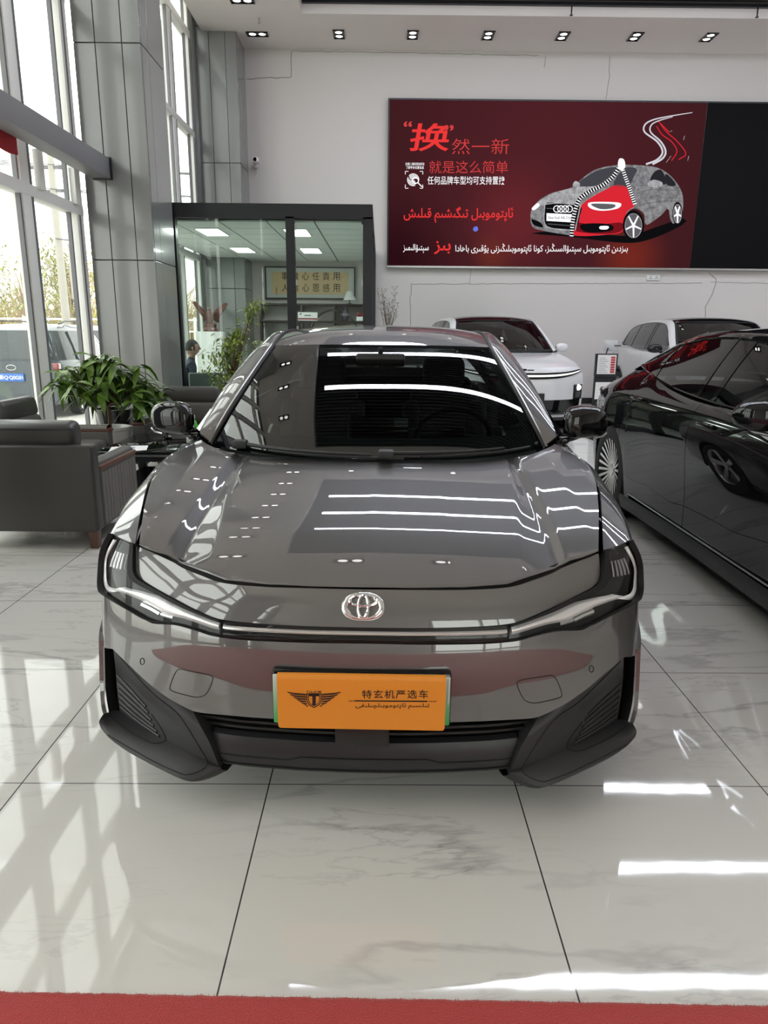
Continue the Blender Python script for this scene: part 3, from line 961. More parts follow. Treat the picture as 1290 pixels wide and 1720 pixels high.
# roof and cant rails
NR = 90
ry = np.linspace(1.88, 3.72, NR)
zr = pchip([1.88,1.95,2.05,2.17,2.36,2.62,2.95,3.3,3.6,3.72], [1.3635,1.3845,1.412,1.436,1.455,1.465,1.466,1.449,1.415,1.395])
Cr = np.stack([np.zeros(NR), ry, zr(ry)], 1)
i_end = int(np.argmin(np.abs(INs[:, 1]-3.75)))
Sr = cat(INs[i_top:i_end+1], NR, lin=True)
RF_ = across(Cr, Sr, 2.8)
shell(RF_, .006).build('roof', M['paint'], sedan, ang=50)
yg = np.linspace(3.73, 4.18, 30)
Cg = np.stack([np.zeros(30), yg, np.interp(yg, [3.73,4.18], [1.39,1.16])], 1)
Sg = cat(INs[i_end+1:], 30, lin=True)
MB().grid(across(Cg, Sg, 2.2)).build('rear_window', M['glass_dark'], sedan)
OUs = cat(OUT, 300)
def seg(C, y0, y1, n):
    k = (C[:, 1] >= y0-1e-6) & (C[:, 1] <= y1+1e-6); return cat(C[k], n, lin=True)
for s in (1, -1):
    a = seg(INs, 1.1, 4.11, 150); b = seg(OUs, 1.2, 4.16, 150)
    k = np.linspace(0, 1, 9)[None, :, None]
    G = a[:, None]*(1-k)+b[:, None]*k
    bul = np.sin(np.linspace(0, pi, 9))[None, :, None]*A_((-.010, 0, .006)); G = G+bul
    G[:, 0, 2] -= .006; G[:, 0, 0] -= .006
    mirrored(shell(G, .01), s).build('pillar_rail', M['paint'], sedan, ang=50)
    # black moulding between glass and pillar
    mm_ = MB().tube(seg(INs, 1.1, 3.7, 120)+A_((-.003,-.003,.004)), .0075, 8)
    mirrored(mm_, s).build('moulding', M['rubber'], sedan)
    mm_ = MB().tube(seg(INs, 1.12, 2.3, 80)+A_((-.014,-.002,.007)), .0035, 6)
    mirrored(mm_, s).build('moulding_trim', M['satin'], sedan)
    # side glass
    top = seg(OUs, 1.40, 3.85, 60); bot = seg(np.vstack([cat(BELT, 200)]), 1.45, 3.9, 60)
    k = np.linspace(0, 1, 10)[None, :, None]
    G = bot[:, None]*(1-k)+top[:, None]*k + np.sin(np.linspace(0, pi, 10))[None, :, None]*A_((-.012,0,0))
    mirrored(MB().grid(G[:27]), s).build('side_window', M['glass_car'], sedan)
    mirrored(MB().grid(G[29:52]), s).build('side_window', M['glass_dark'], sedan)
    mirrored(shell(G[26:30], .012), s).build('door_pillar', M['gloss_black'], sedan)
    mirrored(shell(G[51:], .008), s).build('rear_pillar', M['paint'], sedan)
    tri = [(-.842,1.30,.955),(-.842,1.47,.966),(-.775,1.53,1.10),(-.805,1.28,.965)]
    mirrored(MB().add(tri, [(0,1,2,3)]), s).build('quarter_light', M['gloss_black'], sedan)
    mirrored(MB().tube(A_([(-.80,1.255,.962),(-.842,1.47,.966),*bot[2:]]), .008, 6), s).build('belt_moulding', M['gloss_black'], sedan)
# boot lid, tail
bl = A_([[(x*(1-.12*v), 4.16+.44*v, 1.145-.09*v-.06*x*x) for x in np.linspace(-.62, .62, 20)] for v in np.linspace(0, 1, 10)])
shell(bl, .006).build('boot_lid', M['paint'], sedan)
tail = []
for q in np.linspace(0, 1, 20):
    x, y, z = side_pt(4.55, q)
    tail.append([(x*k, 4.55+.16*(1-abs(k)**3), z) for k in np.linspace(-1, 1, 30)])
MB().grid(A_(tail)).build('rear_bumper', M['paint'], sedan)
MB().grid(A_([[(k*.74, 4.60+.12*(1-abs(k)**3), z) for k in np.linspace(-1, 1, 30)] for z in (.84, .90)])).build('tail_light', M['red_lens'], sedan)

# ---- cowl, wipers
cow = A_([HZ[-1][::2] + A_((0,.012,-.022)), ])
cw = []
H_last = cat(HZ[-1], 60, lin=True); W_first = cat(np.vstack([[(-.77,1.20,.957)], WS[0][2:-2], [(.77,1.20,.957)]]), 60, lin=True)
for k in np.linspace(0, 1, 5):
    cw.append(H_last*(1-k)+W_first*k + A_((0,0,-.014-.010*sin(pi*k))))
MB().grid(A_(cw)).build('cowl', M['clad_dark'], sedan)
def wiper(uv0, uv1, cap, name):
    b = MB()
    P = A_([ws(uv0[0]+(uv1[0]-uv0[0])*k, uv0[1]+(uv1[1]-uv0[1])*k, 0) + A_((0,-.012,.012)) for k in np.linspace(0, 1, 14)])
    arm = MB().tube(P, np.linspace(.009, .005, 14), 6).build('wiper', M['clad_dark'], sedan)
    bl = A_([ws(uv0[0]+(uv1[0]-uv0[0])*k+.10, uv0[1]+(uv1[1]-uv0[1])*k-.012, 0)+A_((0,-.006,.006)) for k in np.linspace(.15, 1.1, 14)])
    MB().tube(bl, .006, 6).build('blade', M['rubber'], arm)
    c = P[0]
    MB().box((c[0]-.03, c[1]-.035, c[2]-.02), (c[0]+.03, c[1]+.02, c[2]+.014), bev=.008).build('pivot_cap', M['clad_dark'], arm)
wiper((-.80,.035), (-.02,.012), None, 'a'); wiper((.06,.022), (.74,.03), None, 'b')

# ---- door mirrors
for s in (1, -1):
    mb = MB()
    rings = []
    prof = [(-.808,.30,-.004),(-.815,.70,-.002),(-.835,.92,0),(-.88,1.02,.002),(-.95,.98,.001),(-.985,.86,-.002),(-1.005,.66,-.006),(-1.018,.36,-.012),(-1.021,.02,-.014)]
    for x, k, dz in prof:
        ring = []
        for a in np.linspace(0, 2*pi, 28, endpoint=False):
            ca, sa = cos(a), sin(a)
            e = .62
            yy = np.sign(ca)*abs(ca)**e; zz = np.sign(sa)*abs(sa)**e
            ring.append((x, 1.325 + yy*.085*k*(1.0 if yy < 0 else .55) + (abs(x)-.93)*.45, 1.052+dz + zz*(.068 if zz > 0 else .070)*k))
        rings.append(ring)
    mb.grid(A_(rings), wrap_u=True)
    mir = mirrored(mb, s).build('door_mirror', M['gloss_black'], sedan, ang=60)
    st = MB().tube(A_([(-.83,1.36,.975),(-.87,1.35,.985),(-.91,1.34,1.0)]), [.028,.024,.022], 10)
    st.box((-.845,1.29,.955),(-.80,1.40,.985), bev=.01)
    mirrored(st, s).build('mirror_stalk', M['gloss_black'], mir)
    gl = MB().box((-.985,1.372,1.0),(-.875,1.377,1.10), bev=.002)
    gl.v = [(x, y+(abs(x)-.93)*.45, z) for x, y, z in gl.v]
    mirrored(gl, s).build('mirror_glass', M['chrome'], mir)
    sp = MB().tube(A_([(-1.005,1.30,1.005),(-.98,1.262,.995),(-.94,1.245,.989)]), .004, 6)
    mirrored(sp, s).build('indicator', M['satin'], mir)

# ---- lower face: grille, lip, corner cladding
gz = MB()
def face_strip(z0, z1, t0, dy, n=60, m=5):
    tt, zz = np.meshgrid(np.linspace(-t0, t0, n), np.linspace(z0, z1, m))
    return front(tt, zz) + A_((0, dy, 0))
MB().grid(face_strip(.20, .37, .56, .055)).build('grille', M['void'], sedan)
for k, z in enumerate((.279, .299, .319, .339)):
    P = face_strip(z-.004, z+.004, .50+.02*k, .022, 70, 2)
    shell(P, .02).build('grille_slat', M['slat'], sedan)
rc = c_y(608, 1237, -.004)
MB().box((rc[0]-.079, .004, .252), (rc[0]+.079, .05, .325), bev=.004).build('radar_cover', pm('satin black', (.012,.011,.011), .3), sedan)
lip = A_([front(np.linspace(-.46, .46, 70), np.full(70, z)) + A_((0, dy, 0)) for z, dy in ((.262,.030),(.255,.010),(.235,.000),(.205,-.004),(.175,-.004),(.160,-.002),(.150,.012),(.148,.10))])
lipo = MB().grid(lip).build('front_lip', M['lip'], sedan)
gl_ = MB()
for z, k in ((.168, 1),):
    P = front(np.linspace(-.45, .45, 60), np.full(60, z)) + A_((0,-.0052,0)); gl_.tube(P, .002, 5)
zz = lambda t: np.interp(abs(t), [.0,.185,.225,.45], [.2085,.2085,.196,.196])
tt = np.linspace(-.45, .45, 80)
P = front(tt, A_([zz(t) for t in tt])) + A_((0,-.0052,0)); gl_.tube(P, .002, 5)
gl_.build('groove', M['gap'], lipo)

tl = tz([(188,1092),(219,1120),(244,1143.5),(279,1171),(302,1184.5),(322,1196)])
TOPE = front(tl[:, 0], tl[:, 1]) + A_((0,.010,0))
CRE = A_([c_y(201,1194,.235), c_y(237,1219,.165), c_y(274,1241,.105), c_y(315,1263,.060), c_y(345,1277,.040), c_y(368,1287,.032)])
LEF = A_([TOPE[0], c_y(194,1125,.275), c_y(197,1160,.258), CRE[0]])
RIG = A_([TOPE[-1], c_y(338,1222,.042), c_y(352,1248,.030), CRE[-1]])
LB = A_([c_y(169,1222,.17), c_y(180,1236,.135), c_y(205,1255,.095), c_y(240,1275,.055), c_y(290,1300,.014), c_y(318,1309,.0), c_y(345,1302,.010), c_y(371,1290,.034)])
LT = A_([c_y(174,1199,.185), *CRE])
mid_l = A_([LB[0], c_y(168,1212,.170), LT[0]]); mid_r = A_([LB[-1], (LB[-1]+LT[-1])/2, LT[-1]])
for s in (1, -1):
    up = coons(cat(CRE, 40), cat(TOPE, 40), cat(LEF[::-1], 24), cat(RIG[::-1], 24))
    lo = coons(cat(LB, 40), cat(LT, 40), cat(mid_l, 14), cat(mid_r, 14))
    lo = lo + np.sin(np.linspace(0, pi, 14))[:, None, None]*A_((0,-.006,.004))
    bt = cat(LB, 40)
    und = A_([bt, bt+A_((.004,.006,-.012)), bt+A_((.012,.03,-.028)), bt+A_((.03,.12,-.035))])
    mb = MB(); mb.grid(up); mb.grid(lo); mb.grid(und, flip=True)
    # return flange into the grille
    rg = cat(np.vstack([RIG, LB[-1:]]), 20); mb.grid(A_([rg, rg+A_((.004,.03,0)), rg+A_((.01,.10,-.0))]))
    lf = cat(LEF, 20); mb.grid(A_([lf, lf+A_((-.01,.15,0))]))
    cl = mirrored(mb, s).build('bumper_cladding', M['clad'], sedan, ang=28)
    # black slot between cladding and fin
    fin_in = front(fi[:, 0], fi[:, 1])
    la = cat(fin_in, 20); lb = cat(np.vstack([LEF, [CRE[0]+A_((.0,.0,-.02))]]), 20)
    mid_ = (la+lb)/2+A_((0,.10,0)); mid_[:, 1] = np.minimum(mid_[:, 1], .44)
    top_ = A_([la[0]+A_((0,.02,.02)), lb[0]+A_((0,.03,.02))])
    mirrored(MB().grid(A_([la+A_((.004,.004,0)), mid_, lb+A_((0,.006,0))])).grid(A_([top_, (la[0]+lb[0])/2+A_((0,.10,0))*np.ones((2,1))])).add([la[-1]+A_((.004,.004,0)), mid_[-1], lb[-1]+A_((0,.006,0))], [(0,1,2)]), s).build('air_slot', M['void'], sedan)
    if s == 1:
        bv = bvh_of([cl])
        ribs = [trace(bv, [(197.5,1134),(222,1160),(246,1187)], .001), trace(bv, [(198.5,1146),(222,1169),(250,1197)], .001), trace(bv, [(199.5,1157),(224,1180),(255,1209)], .001), trace(bv, [(200.5,1167),(226,1191),(259,1219)], .001), trace(bv, [(201.5,1177),(230,1203),(264,1228)], .001), trace(bv, [(203,1187),(234,1212),(268,1236)], .001)]
        G1 = trace(bv, cat([(196,1097),(225,1130),(258,1165.5),(290,1191),(305,1207),(325,1238),(344,1270),(348.5,1281),(345,1289),(330,1297),(315,1301),(305,1300),(266,1283),(215,1255),(171,1229)], 80), .0006)
        G2 = trace(bv, cat([(184,1204),(214,1227),(250,1246),(266,1248.5),(276,1245),(278,1238),(270,1222),(254.6,1199.5)], 50), .0006)
    for R_ in ribs:
        mirrored(MB().tube(cat(R_, 8), .0042, 6), s).build('rib', M['clad'], cl)
    mirrored(MB().tube(G1, .0016, 5).tube(G2, .0018, 5), s).build('groove', M['gap'], cl)
# floor pan
MB().box((-.80,.35,.17), (.80,4.4,.24)).build('floor_pan', M['void'], sedan, smooth=False)
MB().box((-.84,.42,.24), (.84,.55,.62)).box((-.5,.30,.24),(.5,.56,.55)).build('bulkhead', M['void'], sedan, smooth=False)

# ---- wheels (shared builder)
def wheel(parent, x, y, z, r, wid, side, spokes=10, rim_m='rim', style='multi'):
    """side=-1: the outer face looks to -x"""
    w = MB()
    prof = [(r*.70,-wid/2+.012),(r*.86,-wid/2),(r*.965,-wid/2+.012),(r,-wid/2+.035),(r,wid/2-.035),(r*.965,wid/2-.012),(r*.86,wid/2),(r*.70,wid/2-.012),(r*.68,0),(r*.70,-wid/2+.012)]
    w.lathe([(a, side*-1*b*-1) for a, b in prof], ax='x', n=48)
    w.v = [(x+p[0], y+p[1], z+p[2]) for p in w.v]
    tyre = w.build('wheel', M['tyre'], parent)
    b = MB()
    b.lathe([(r*.71,side*(wid/2-.008)),(r*.69,side*(wid/2-.016)),(r*.665,side*(wid/2-.03)),(r*.66,-side*wid*.3)], ax='x', n=48)
    b.v = [(x+p[0], y+p[1], z+p[2]) for p in b.v]
    rim = b.build('rim', M['rim_dark' if style == 'multi' else rim_m], tyre)
    d = MB().lathe([(0,side*.01),(r*.66,side*.01)], ax='x', n=40); d.v = [(x+p[0], y+p[1], z+p[2]) for p in d.v]
    d.build('brake_disc', M['rim_dark'], tyre)
    sp = MB()
    for k in range(spokes):
        a = 2*pi*k/spokes
        for dw in ((-.5,.5) if style == 'multi' else (0,)):
            hw = r*(.022 if style == 'multi' else .075)
            a2 = a + dw*2*pi/spokes*.5
            rr = np.linspace(r*.10, r*.69, 6)
            L = []
            for i, q in enumerate(rr):
                h = hw*(1.0+.5*i/5)
                xo = side*(wid/2-.012-.03*(1-(q/(r*.69))**2)*1.0)
                L.append([(x+xo, y+q*cos(a2)-sg*h*sin(a2), z+q*sin(a2)+sg*h*cos(a2)) for sg in (-1, 1)])
            L = A_(L)
            back = L.copy(); back[..., 0] -= side*.022
            ring = np.stack([L[:, 0], L[:, 1], back[:, 1], back[:, 0]], 1)
            sp.grid(ring, wrap_u=True)
    sp.build('spoke', M[rim_m], rim)
    c = MB().lathe([(0,side*(wid/2-.028)),(r*.13,side*(wid/2-.034)),(r*.15,side*(wid/2-.06))], ax='x', n=20); c.v = [(x+p[0], y+p[1], z+p[2]) for p in c.v]
    c.build('hub_cap', M[rim_m], rim)
    return tyre
def arch_liner(parent, x0, x1, y, z, r):
    b = MB()
    G = [[(xx, y+r*cos(a), z+r*sin(a)) for a in np.linspace(-.35, pi+.35, 24)] for xx in (x0, x1)]
    b.grid(A_(G)); b.add([(x1, y+r*cos(a), z+r*sin(a)) for a in np.linspace(-.35, pi+.35, 24)], [tuple(range(24))])
    return b.build('wheel_arch', M['void'], parent)
for yy in (WF, WR):
    for s in (1, -1):
        wheel(sedan, -s*.80, yy, WZ, .335, .215, -s, 5, 'rim', 'five')
        arch_liner(sedan, -s*.895, -s*.62, yy, WZ, ARCH+.004)

# ---- cabin
def seat(x, y, light=True):
    st = MB()
    st.box((x-.24,y-.02,.42),(x+.24,y+.48,.56), bev=.05)
    o = st.build('seat', M['seat_dark'], sedan)
    Mx = Matrix.Translation((x, y+.44, .52)) @ Matrix.Rotation(radians(-20), 4, 'X')
    MB().box((-.21,-.05,0),(.21,.06,.60), Mx, bev=.05).box((-.25,-.08,.02),(-.15,.03,.52), Mx, bev=.035).box((.15,-.08,.02),(.25,.03,.52), Mx, bev=.035).build('backrest', M['seat_dark'], o)
    for sg in (-1, 1):
        MB().box((sg*.245-.012,-.07,.05),(sg*.245+.012,-.03,.50), Mx, bev=.008).build('seat_trim', M['seat_light'], o)
    MB().box((-.13,-.06,.62),(.13,.04,.80), Mx, bev=.045).build('headrest', M['seat_dark'], o)
seat(-.37, 2.0); seat(.37, 2.0)
st = MB(); st.box((-.62,2.95,.42),(.62,3.4,.58), bev=.05); st.box((-.62,3.35,.55),(.62,3.5,1.12), bev=.06)
st.build('rear_seat', M['cabin'], sedan)
da = []
for k, (y, z) in enumerate(((1.14,.905),(1.28,.935),(1.46,.945),(1.60,.92),(1.66,.84),(1.64,.62))):
    da.append([(x, y+.06*x*x, z-.02*x*x) for x in np.linspace(-.70, .70, 24)])
MB().grid(A_(da)).build('dashboard', pm('dark dashboard', (.016,.017,.018), .7), sedan)
MB().box((-.14,1.60,.86),(.14,1.615,1.03), bev=.006).build('centre_screen', M['gloss_black'], sedan)
swm = Matrix.Translation((.37, 1.80, .90)) @ Matrix.Rotation(radians(-62), 4, 'X')
P = [tuple(swm @ Vector((.19*cos(a), .18*sin(a), 0))) for a in np.linspace(0, 2*pi, 40, endpoint=False)]
sw = MB().tube(P, .014, 8, closed=True).build('steering_wheel', M['rubber'], sedan)
MB().box((-.17,-.02,-.01),(.17,.03,.01), swm, bev=.008).box((-.06,-.07,-.02),(.06,.05,.02), swm, bev=.015).build('spoke', M['rubber'], sw)
MB().box((-.12,1.70,1.262),(.12,1.73,1.325), bev=.012).tube([(0,1.72,1.32),(0,1.69,1.352)], .012, 8).build('rear_view_mirror', M['rubber'], sedan)
# ================================================================== lettering
_AR = {  # isolated, final, initial, medial
 'ئ':(0xFE89,0xFE8A,0xFE8B,0xFE8C),'ا':(0xFE8D,0xFE8E,0,0),'ب':(0xFE8F,0xFE90,0xFE91,0xFE92),'پ':(0xFB56,0xFB57,0xFB58,0xFB59),
 'ت':(0xFE95,0xFE96,0xFE97,0xFE98),'چ':(0xFB7A,0xFB7B,0xFB7C,0xFB7D),'د':(0xFEA9,0xFEAA,0,0),'ر':(0xFEAD,0xFEAE,0,0),
 'ز':(0xFEAF,0xFEB0,0,0),'س':(0xFEB1,0xFEB2,0xFEB3,0xFEB4),'ش':(0xFEB5,0xFEB6,0xFEB7,0xFEB8),'ق':(0xFED5,0xFED6,0xFED7,0xFED8),
 'ك':(0xFED9,0xFEDA,0xFEDB,0xFEDC),'گ':(0xFB92,0xFB93,0xFB94,0xFB95),'ڭ':(0xFBD3,0xFBD4,0xFBD5,0xFBD6),'ل':(0xFEDD,0xFEDE,0xFEDF,0xFEE0),
 'م':(0xFEE1,0xFEE2,0xFEE3,0xFEE4),'ن':(0xFEE5,0xFEE6,0xFEE7,0xFEE8),'ھ':(0xFBAA,0xFBAB,0xFBAC,0xFBAD),'و':(0xFEED,0xFEEE,0,0),
 'ۇ':(0xFBD7,0xFBD8,0,0),'ۋ':(0xFBDE,0xFBDF,0,0),'ې':(0xFBE4,0xFBE5,0xFBE6,0xFBE7),'ى':(0xFEEF,0xFEF0,0xFBE8,0xFBE9),'ي':(0xFEF1,0xFEF2,0xFEF3,0xFEF4)}
def shape_arabic(s):
    out = []
    for i, c in enumerate(s):
        if c not in _AR: out.append(c); continue
        prev = i > 0 and s[i-1] in _AR and _AR[s[i-1]][2] != 0
        nxt = i < len(s)-1 and s[i+1] in _AR and _AR[c][2] != 0
        f = _AR[c]
        k = 3 if (prev and nxt) else 1 if prev else 2 if nxt else 0
        out.append(chr(f[k]))
    return ''.join(out[::-1])
def text_mesh(body, bold=0.0, shear=0.0, spacing=1.0, depth=0.0):
    c = bpy.data.curves.new('writing', 'FONT')
    c.body = body; c.offset = bold; c.shear = shear; c.space_character = spacing; c.extrude = depth
    c.resolution_u = 4
    o = bpy.data.objects.new('writing', c); COL.objects.link(o)
    bpy.context.view_layer.update()
    me = bpy.data.meshes.new_from_object(o.evaluated_get(bpy.context.evaluated_depsgraph_get()))
    V = A_([v.co[:] for v in me.vertices]) if len(me.vertices) else np.zeros((0, 3))
    Fc = [tuple(p.vertices) for p in me.polygons]
    bpy.data.objects.remove(o); bpy.data.curves.remove(c); bpy.data.meshes.remove(me)
    return V, Fc
def write(name, body, org, right, up, w, h, mat, parent, bold=0.0, shear=0.0, spacing=1.0, keep=False):
    """fit the writing into a w x h box whose lower left corner is org"""
    V, Fc = text_mesh(body, bold, shear, spacing)
    if not len(V): return None
    mn, mx = V.min(0), V.max(0)
    sx = w/max(mx[0]-mn[0], 1e-6); sy = h/max(mx[1]-mn[1], 1e-6)
    if keep: sx = sy = min(sx, sy)
    o_, r_, u_v = A_(org, float), A_(right, float), A_(up, float)
    P = o_ + (V[:, :1]-mn[0])*sx*r_ + (V[:, 1:2]-mn[1])*sy*u_v
    return mesh_obj(name, P, Fc, mat, parent, smooth=False)

# ================================================================== plate and badge on the grey car
M['orange'] = pm('orange plate cover', (.78,.27,.022), .42, 0, .15)
M['ink'] = pm('brown black print', (.018,.008,.006), .5)
def plate_green():
    m = pm('green plate', (.2,.5,.2), .35)
    nt = m.node_tree; N = nt.nodes; L = nt.links
    tc = N.new('ShaderNodeTexCoord'); s = N.new('ShaderNodeSeparateXYZ'); r = N.new('ShaderNodeMapRange')
    r.inputs[1].default_value = .35; r.inputs[2].default_value = .50
    cr = N.new('ShaderNodeValToRGB'); cr.color_ramp.elements[0].color = (.045,.40,.09,1); cr.color_ramp.elements[1].color = (.55,.60,.56,1)
    L.new(tc.outputs['Object'], s.inputs[0]); L.new(s.outputs[2], r.inputs[0]); L.new(r.outputs[0], cr.inputs[0]); L.new(cr.outputs[0], N['Principled BSDF'].inputs['Base Color'])
    return m
py_ = -.022
q0, q1 = c_y(458, 1212, py_), c_y(760, 1123, py_)
pcx = (q0[0]+q1[0])/2; pz0, pz1 = .342, .503; pw = .254
plate = MB().box((pcx-pw, py_, pz0), (pcx+pw, .03, pz1), bev=.010).build('plate_holder', M['gloss_black'], sedan)
MB().box((pcx-pw+.004, py_-.004, pz0+.002), (pcx+pw-.004, py_+.004, pz1-.008), bev=.0035).build('number_plate', plate_green(), plate)
b = MB(); zc_ = (pz0+pz1)/2-.003
rim_ = []
for a in np.linspace(0, 2*pi, 60, endpoint=False):
    rim_.append((pcx+np.clip(cos(a)*.36,-.2445,.2445), py_-.0045, zc_+np.clip(sin(a)*.125,-.0705,.0705)))
b.tube(A_(rim_), .0022, 5, closed=True).build('plate_border', M['white_gloss'], plate)
# cover: a bent sheet with a folded top
cx0, cx1 = c_y(467, 1200, py_-.01)[0], c_y(747.5, 1200, py_-.01)[0]
G = []
for y, z in ((py_+.002,.4985),(py_-.006,.4975),(py_-.010,.494),(py_-.0115,.483),(py_-.012,.42),(py_-.012,.348),(py_-.012,.338),(py_-.012,.334)):
    ins = .006 if z < .336 else (.0015 if z < .34 else 0)
    G.append([(cx0+ins, y, z), *[(x, y, z) for x in np.linspace(cx0+.008, cx1-.008, 8)], (cx1-ins, y, z)])
cov = shell(A_(G), .0012).build('plate_cover', M['orange'], plate, ang=50)
yk = py_-.0140
def on_cover(px, py): return c_y(px, py, yk)
def write_px(name, body, x0, y0, x1, y1, mat, parent, fn, **k):
    a, b_, c_ = fn(x0, y1), fn(x1, y1), fn(x0, y0)
    r, u = b_-a, c_-a
    return write(name, body, a, r/np.linalg.norm(r), u/np.linalg.norm(u), np.linalg.norm(r), np.linalg.norm(u), mat, parent, **k)
write_px('lettering', '特玄机严选车', 608, 1159, 719, 1173.5, M['ink'], cov, on_cover, bold=.008, spacing=1.15)
write_px('lettering', shape_arabic('تىلسىم ئاپتوموبىلچىلىقى'), 597, 1181, 721, 1191.5, M['ink'], cov, on_cover, bold=.012)
write_px('lettering', 'TILSIM', 514.5, 1160.3, 540, 1163.8, M['ink'], cov, on_cover, bold=.02, shear=.25, spacing=1.35)
ln = MB()
def quad(mb, pts, fn): mb.add([fn(*p) for p in pts], [tuple(range(len(pts)))])
quad(ln, [(596,1176.3),(718,1177),(718,1179.2),(596,1178.5)], on_cover)
for x in (586, 589.5, 593): quad(ln, [(x+1.2,1176.2),(x+2.6,1176.2),(x+1,1178.9),(x-.4,1178.9)], on_cover)
for x in (720.5, 724, 727.5, 731): quad(ln, [(x+1.2,1176.9),(x+2.6,1176.9),(x+1,1179.6),(x-.4,1179.6)], on_cover)
ln.build('rule', M['ink'], cov, smooth=False)
wg = MB()
cxp = 527.5
for sg in (-1, 1):
    for k in range(6):
        y0, y1 = 1164+k*3.9, 1167.2+k*3.8
        xo = 46-k*4.6-k*k*.25; xi = 13.5 - max(0, k-3)*1.5
        P = [(cxp+sg*xi, y0+1.5), (cxp+sg*xo*.75, y0-.2+ .3*k), (cxp+sg*xo, y0-2.2+.3*k), (cxp+sg*(xo-3), y0+.3+.3*k), (cxp+sg*xo*.72, y1-.4+.3*k), (cxp+sg*xi, y1+1.0)]
        quad(wg, P if sg > 0 else P[::-1], on_cover)
shield = [(-13,1164.5),(13,1164.5),(13,1177),(9,1184.5),(0,1189.5),(-9,1184.5),(-13,1177)]
def ringpoly(mb, P, k0, k1, fn):
    c = A_([0, 1176.])
    A0 = [(cxp+(p[0]-0)*k0, c[1]+(p[1]-c[1])*k0) for p in P]; A1 = [(cxp+p[0]*k1, c[1]+(p[1]-c[1])*k1) for p in P]
    for i in range(len(P)):
        j = (i+1) % len(P); quad(mb, [A0[i], A0[j], A1[j], A1[i]], fn)
ringpoly(wg, shield, 1.0, .86, on_cover); ringpoly(wg, shield, .76, .66, on_cover)
quad(wg, [(cxp-9,1165.5),(cxp+9,1165.5),(cxp+9,1169.5),(cxp-9,1169.5)], on_cover); quad(wg, [(cxp-3,1169.5),(cxp+3,1169.5),(cxp+3,1185),(cxp-3,1185)], on_cover)
wg.build('wing_logo', M['ink'], cov, smooth=False)

# badge: three interlocking ovals standing on the nose panel
th = hit_front(610, 1020)
zc0 = th[1]
Pc = front(0.0, zc0); tu = front(0.0, zc0+.01)-front(0.0, zc0-.01); tu /= np.linalg.norm(tu)
tr = A_((1.,0,0)); tn = np.cross(tr, tu); tn = tn if tn[1] < 0 else -tn
Pc = c_y(610, 1020, Pc[1])
def oval(cx_, cy_, a, b_, r, flat=1.0, n=72, wv=None):
    pts = []
    for t in np.linspace(0, 2*pi, n, endpoint=False):
        pts.append((cx_+a*cos(t), cy_+b_*sin(t)))
    out = []
    for x, y in pts:
        s = front(t_of_x(x), zc0 + y*tu[2])
        out.append((x+Pc[0], s[1], s[2]) + tn*.006)
    return A_(out)
em_ = MB()
def band(a, b_, cx_, cy_, w, wy=None):
    """chrome band: bevelled section swept round an oval"""
    wy = wy or w
    n = 80; R_ = []
    for k, (fw, h) in enumerate(((1.0,.0),(.55,.0055),(.0,.007),(-.55,.0055),(-1.0,.0))):
        ring = []
        for t in np.linspace(0, 2*pi, n, endpoint=False):
            ww = abs(cos(t))*w+abs(sin(t))*wy
            nx, ny = cos(t)/a, sin(t)/b_; nl = math.hypot(nx, ny); nx /= nl; ny /= nl
            ww = abs(nx)*w+abs(ny)*wy
            x = cx_+a*cos(t)+fw*ww/2*nx; y = cy_+b_*sin(t)+fw*ww/2*ny
            s = front(t_of_x(x), zc0+y*tu[2])
            ring.append(A_((x+Pc[0], s[1], s[2]))+tn*(h+.001))
        R_.append(ring)
    em_.grid(A_(R_), wrap_u=True)
band(.0525,.0370,0,0,.0165,.0095); band(.0400,.0160,0,.0185,.0085,.0085); band(.0140,.0335,0,.001,.0105,.0075)
em_.build('emblem', M['chrome'], sedan, ang=40)
# ================================================================== LIT SCREEN ON THE BACK WALL
SY = 14.90
def scr(px, py, lift=0.0): return on_y(px, py, SY-lift)
def screen_mat():
    m = bpy.data.materials.new('lit screen maroon'); m.use_nodes = True
    nt = m.node_tree; nt.nodes.clear(); N = nt.nodes; L = nt.links
    o = N.new('ShaderNodeOutputMaterial'); e = N.new('ShaderNodeEmission'); L.new(e.outputs[0], o.inputs[0])
    tc = N.new('ShaderNodeTexCoord')
    def blob(x, z, r):
        sub = N.new('ShaderNodeVectorMath'); sub.operation = 'DISTANCE'; L.new(tc.outputs['Object'], sub.inputs[0]); sub.inputs[1].default_value = (x, SY, z)
        mr = N.new('ShaderNodeMapRange'); mr.interpolation_type = 'SMOOTHSTEP'; mr.inputs[1].default_value = 0; mr.inputs[2].default_value = r; mr.inputs[3].default_value = 1; mr.inputs[4].default_value = 0
        L.new(sub.outputs['Value'], mr.inputs[0]); return mr.outputs[0]
    base = (.042,.0095,.012,1)
    cur = None
    for (x, z, r, col) in ((3.2,4.6,3.6,(.066,.013,.017,1)),(2.2,2.95,.55,(.11,.022,.012,1)),(4.9,2.9,.9,(.14,.018,.012,1)),(2.6,3.6,1.3,(.11,.016,.02,1)),(.2,2.8,1.6,(.020,.0035,.006,1))):
        mx = N.new('ShaderNodeMix'); mx.data_type = 'RGBA'
        L.new(blob(x, z, r), mx.inputs[0])
        if cur is None: mx.inputs[6].default_value = base
        else: L.new(cur, mx.inputs[6])
        mx.inputs[7].default_value = col; cur = mx.outputs[2]
    L.new(cur, e.inputs[0]); e.inputs[1].default_value = 1.0
    return m
wallscreen = thing('video_wall', 'large lit maroon advertising screen with a black unlit right section on the back wall', 'screen', (0, 14.95, 0))
def at_origin(o):
    o.location = (0, -14.95, 0); return o
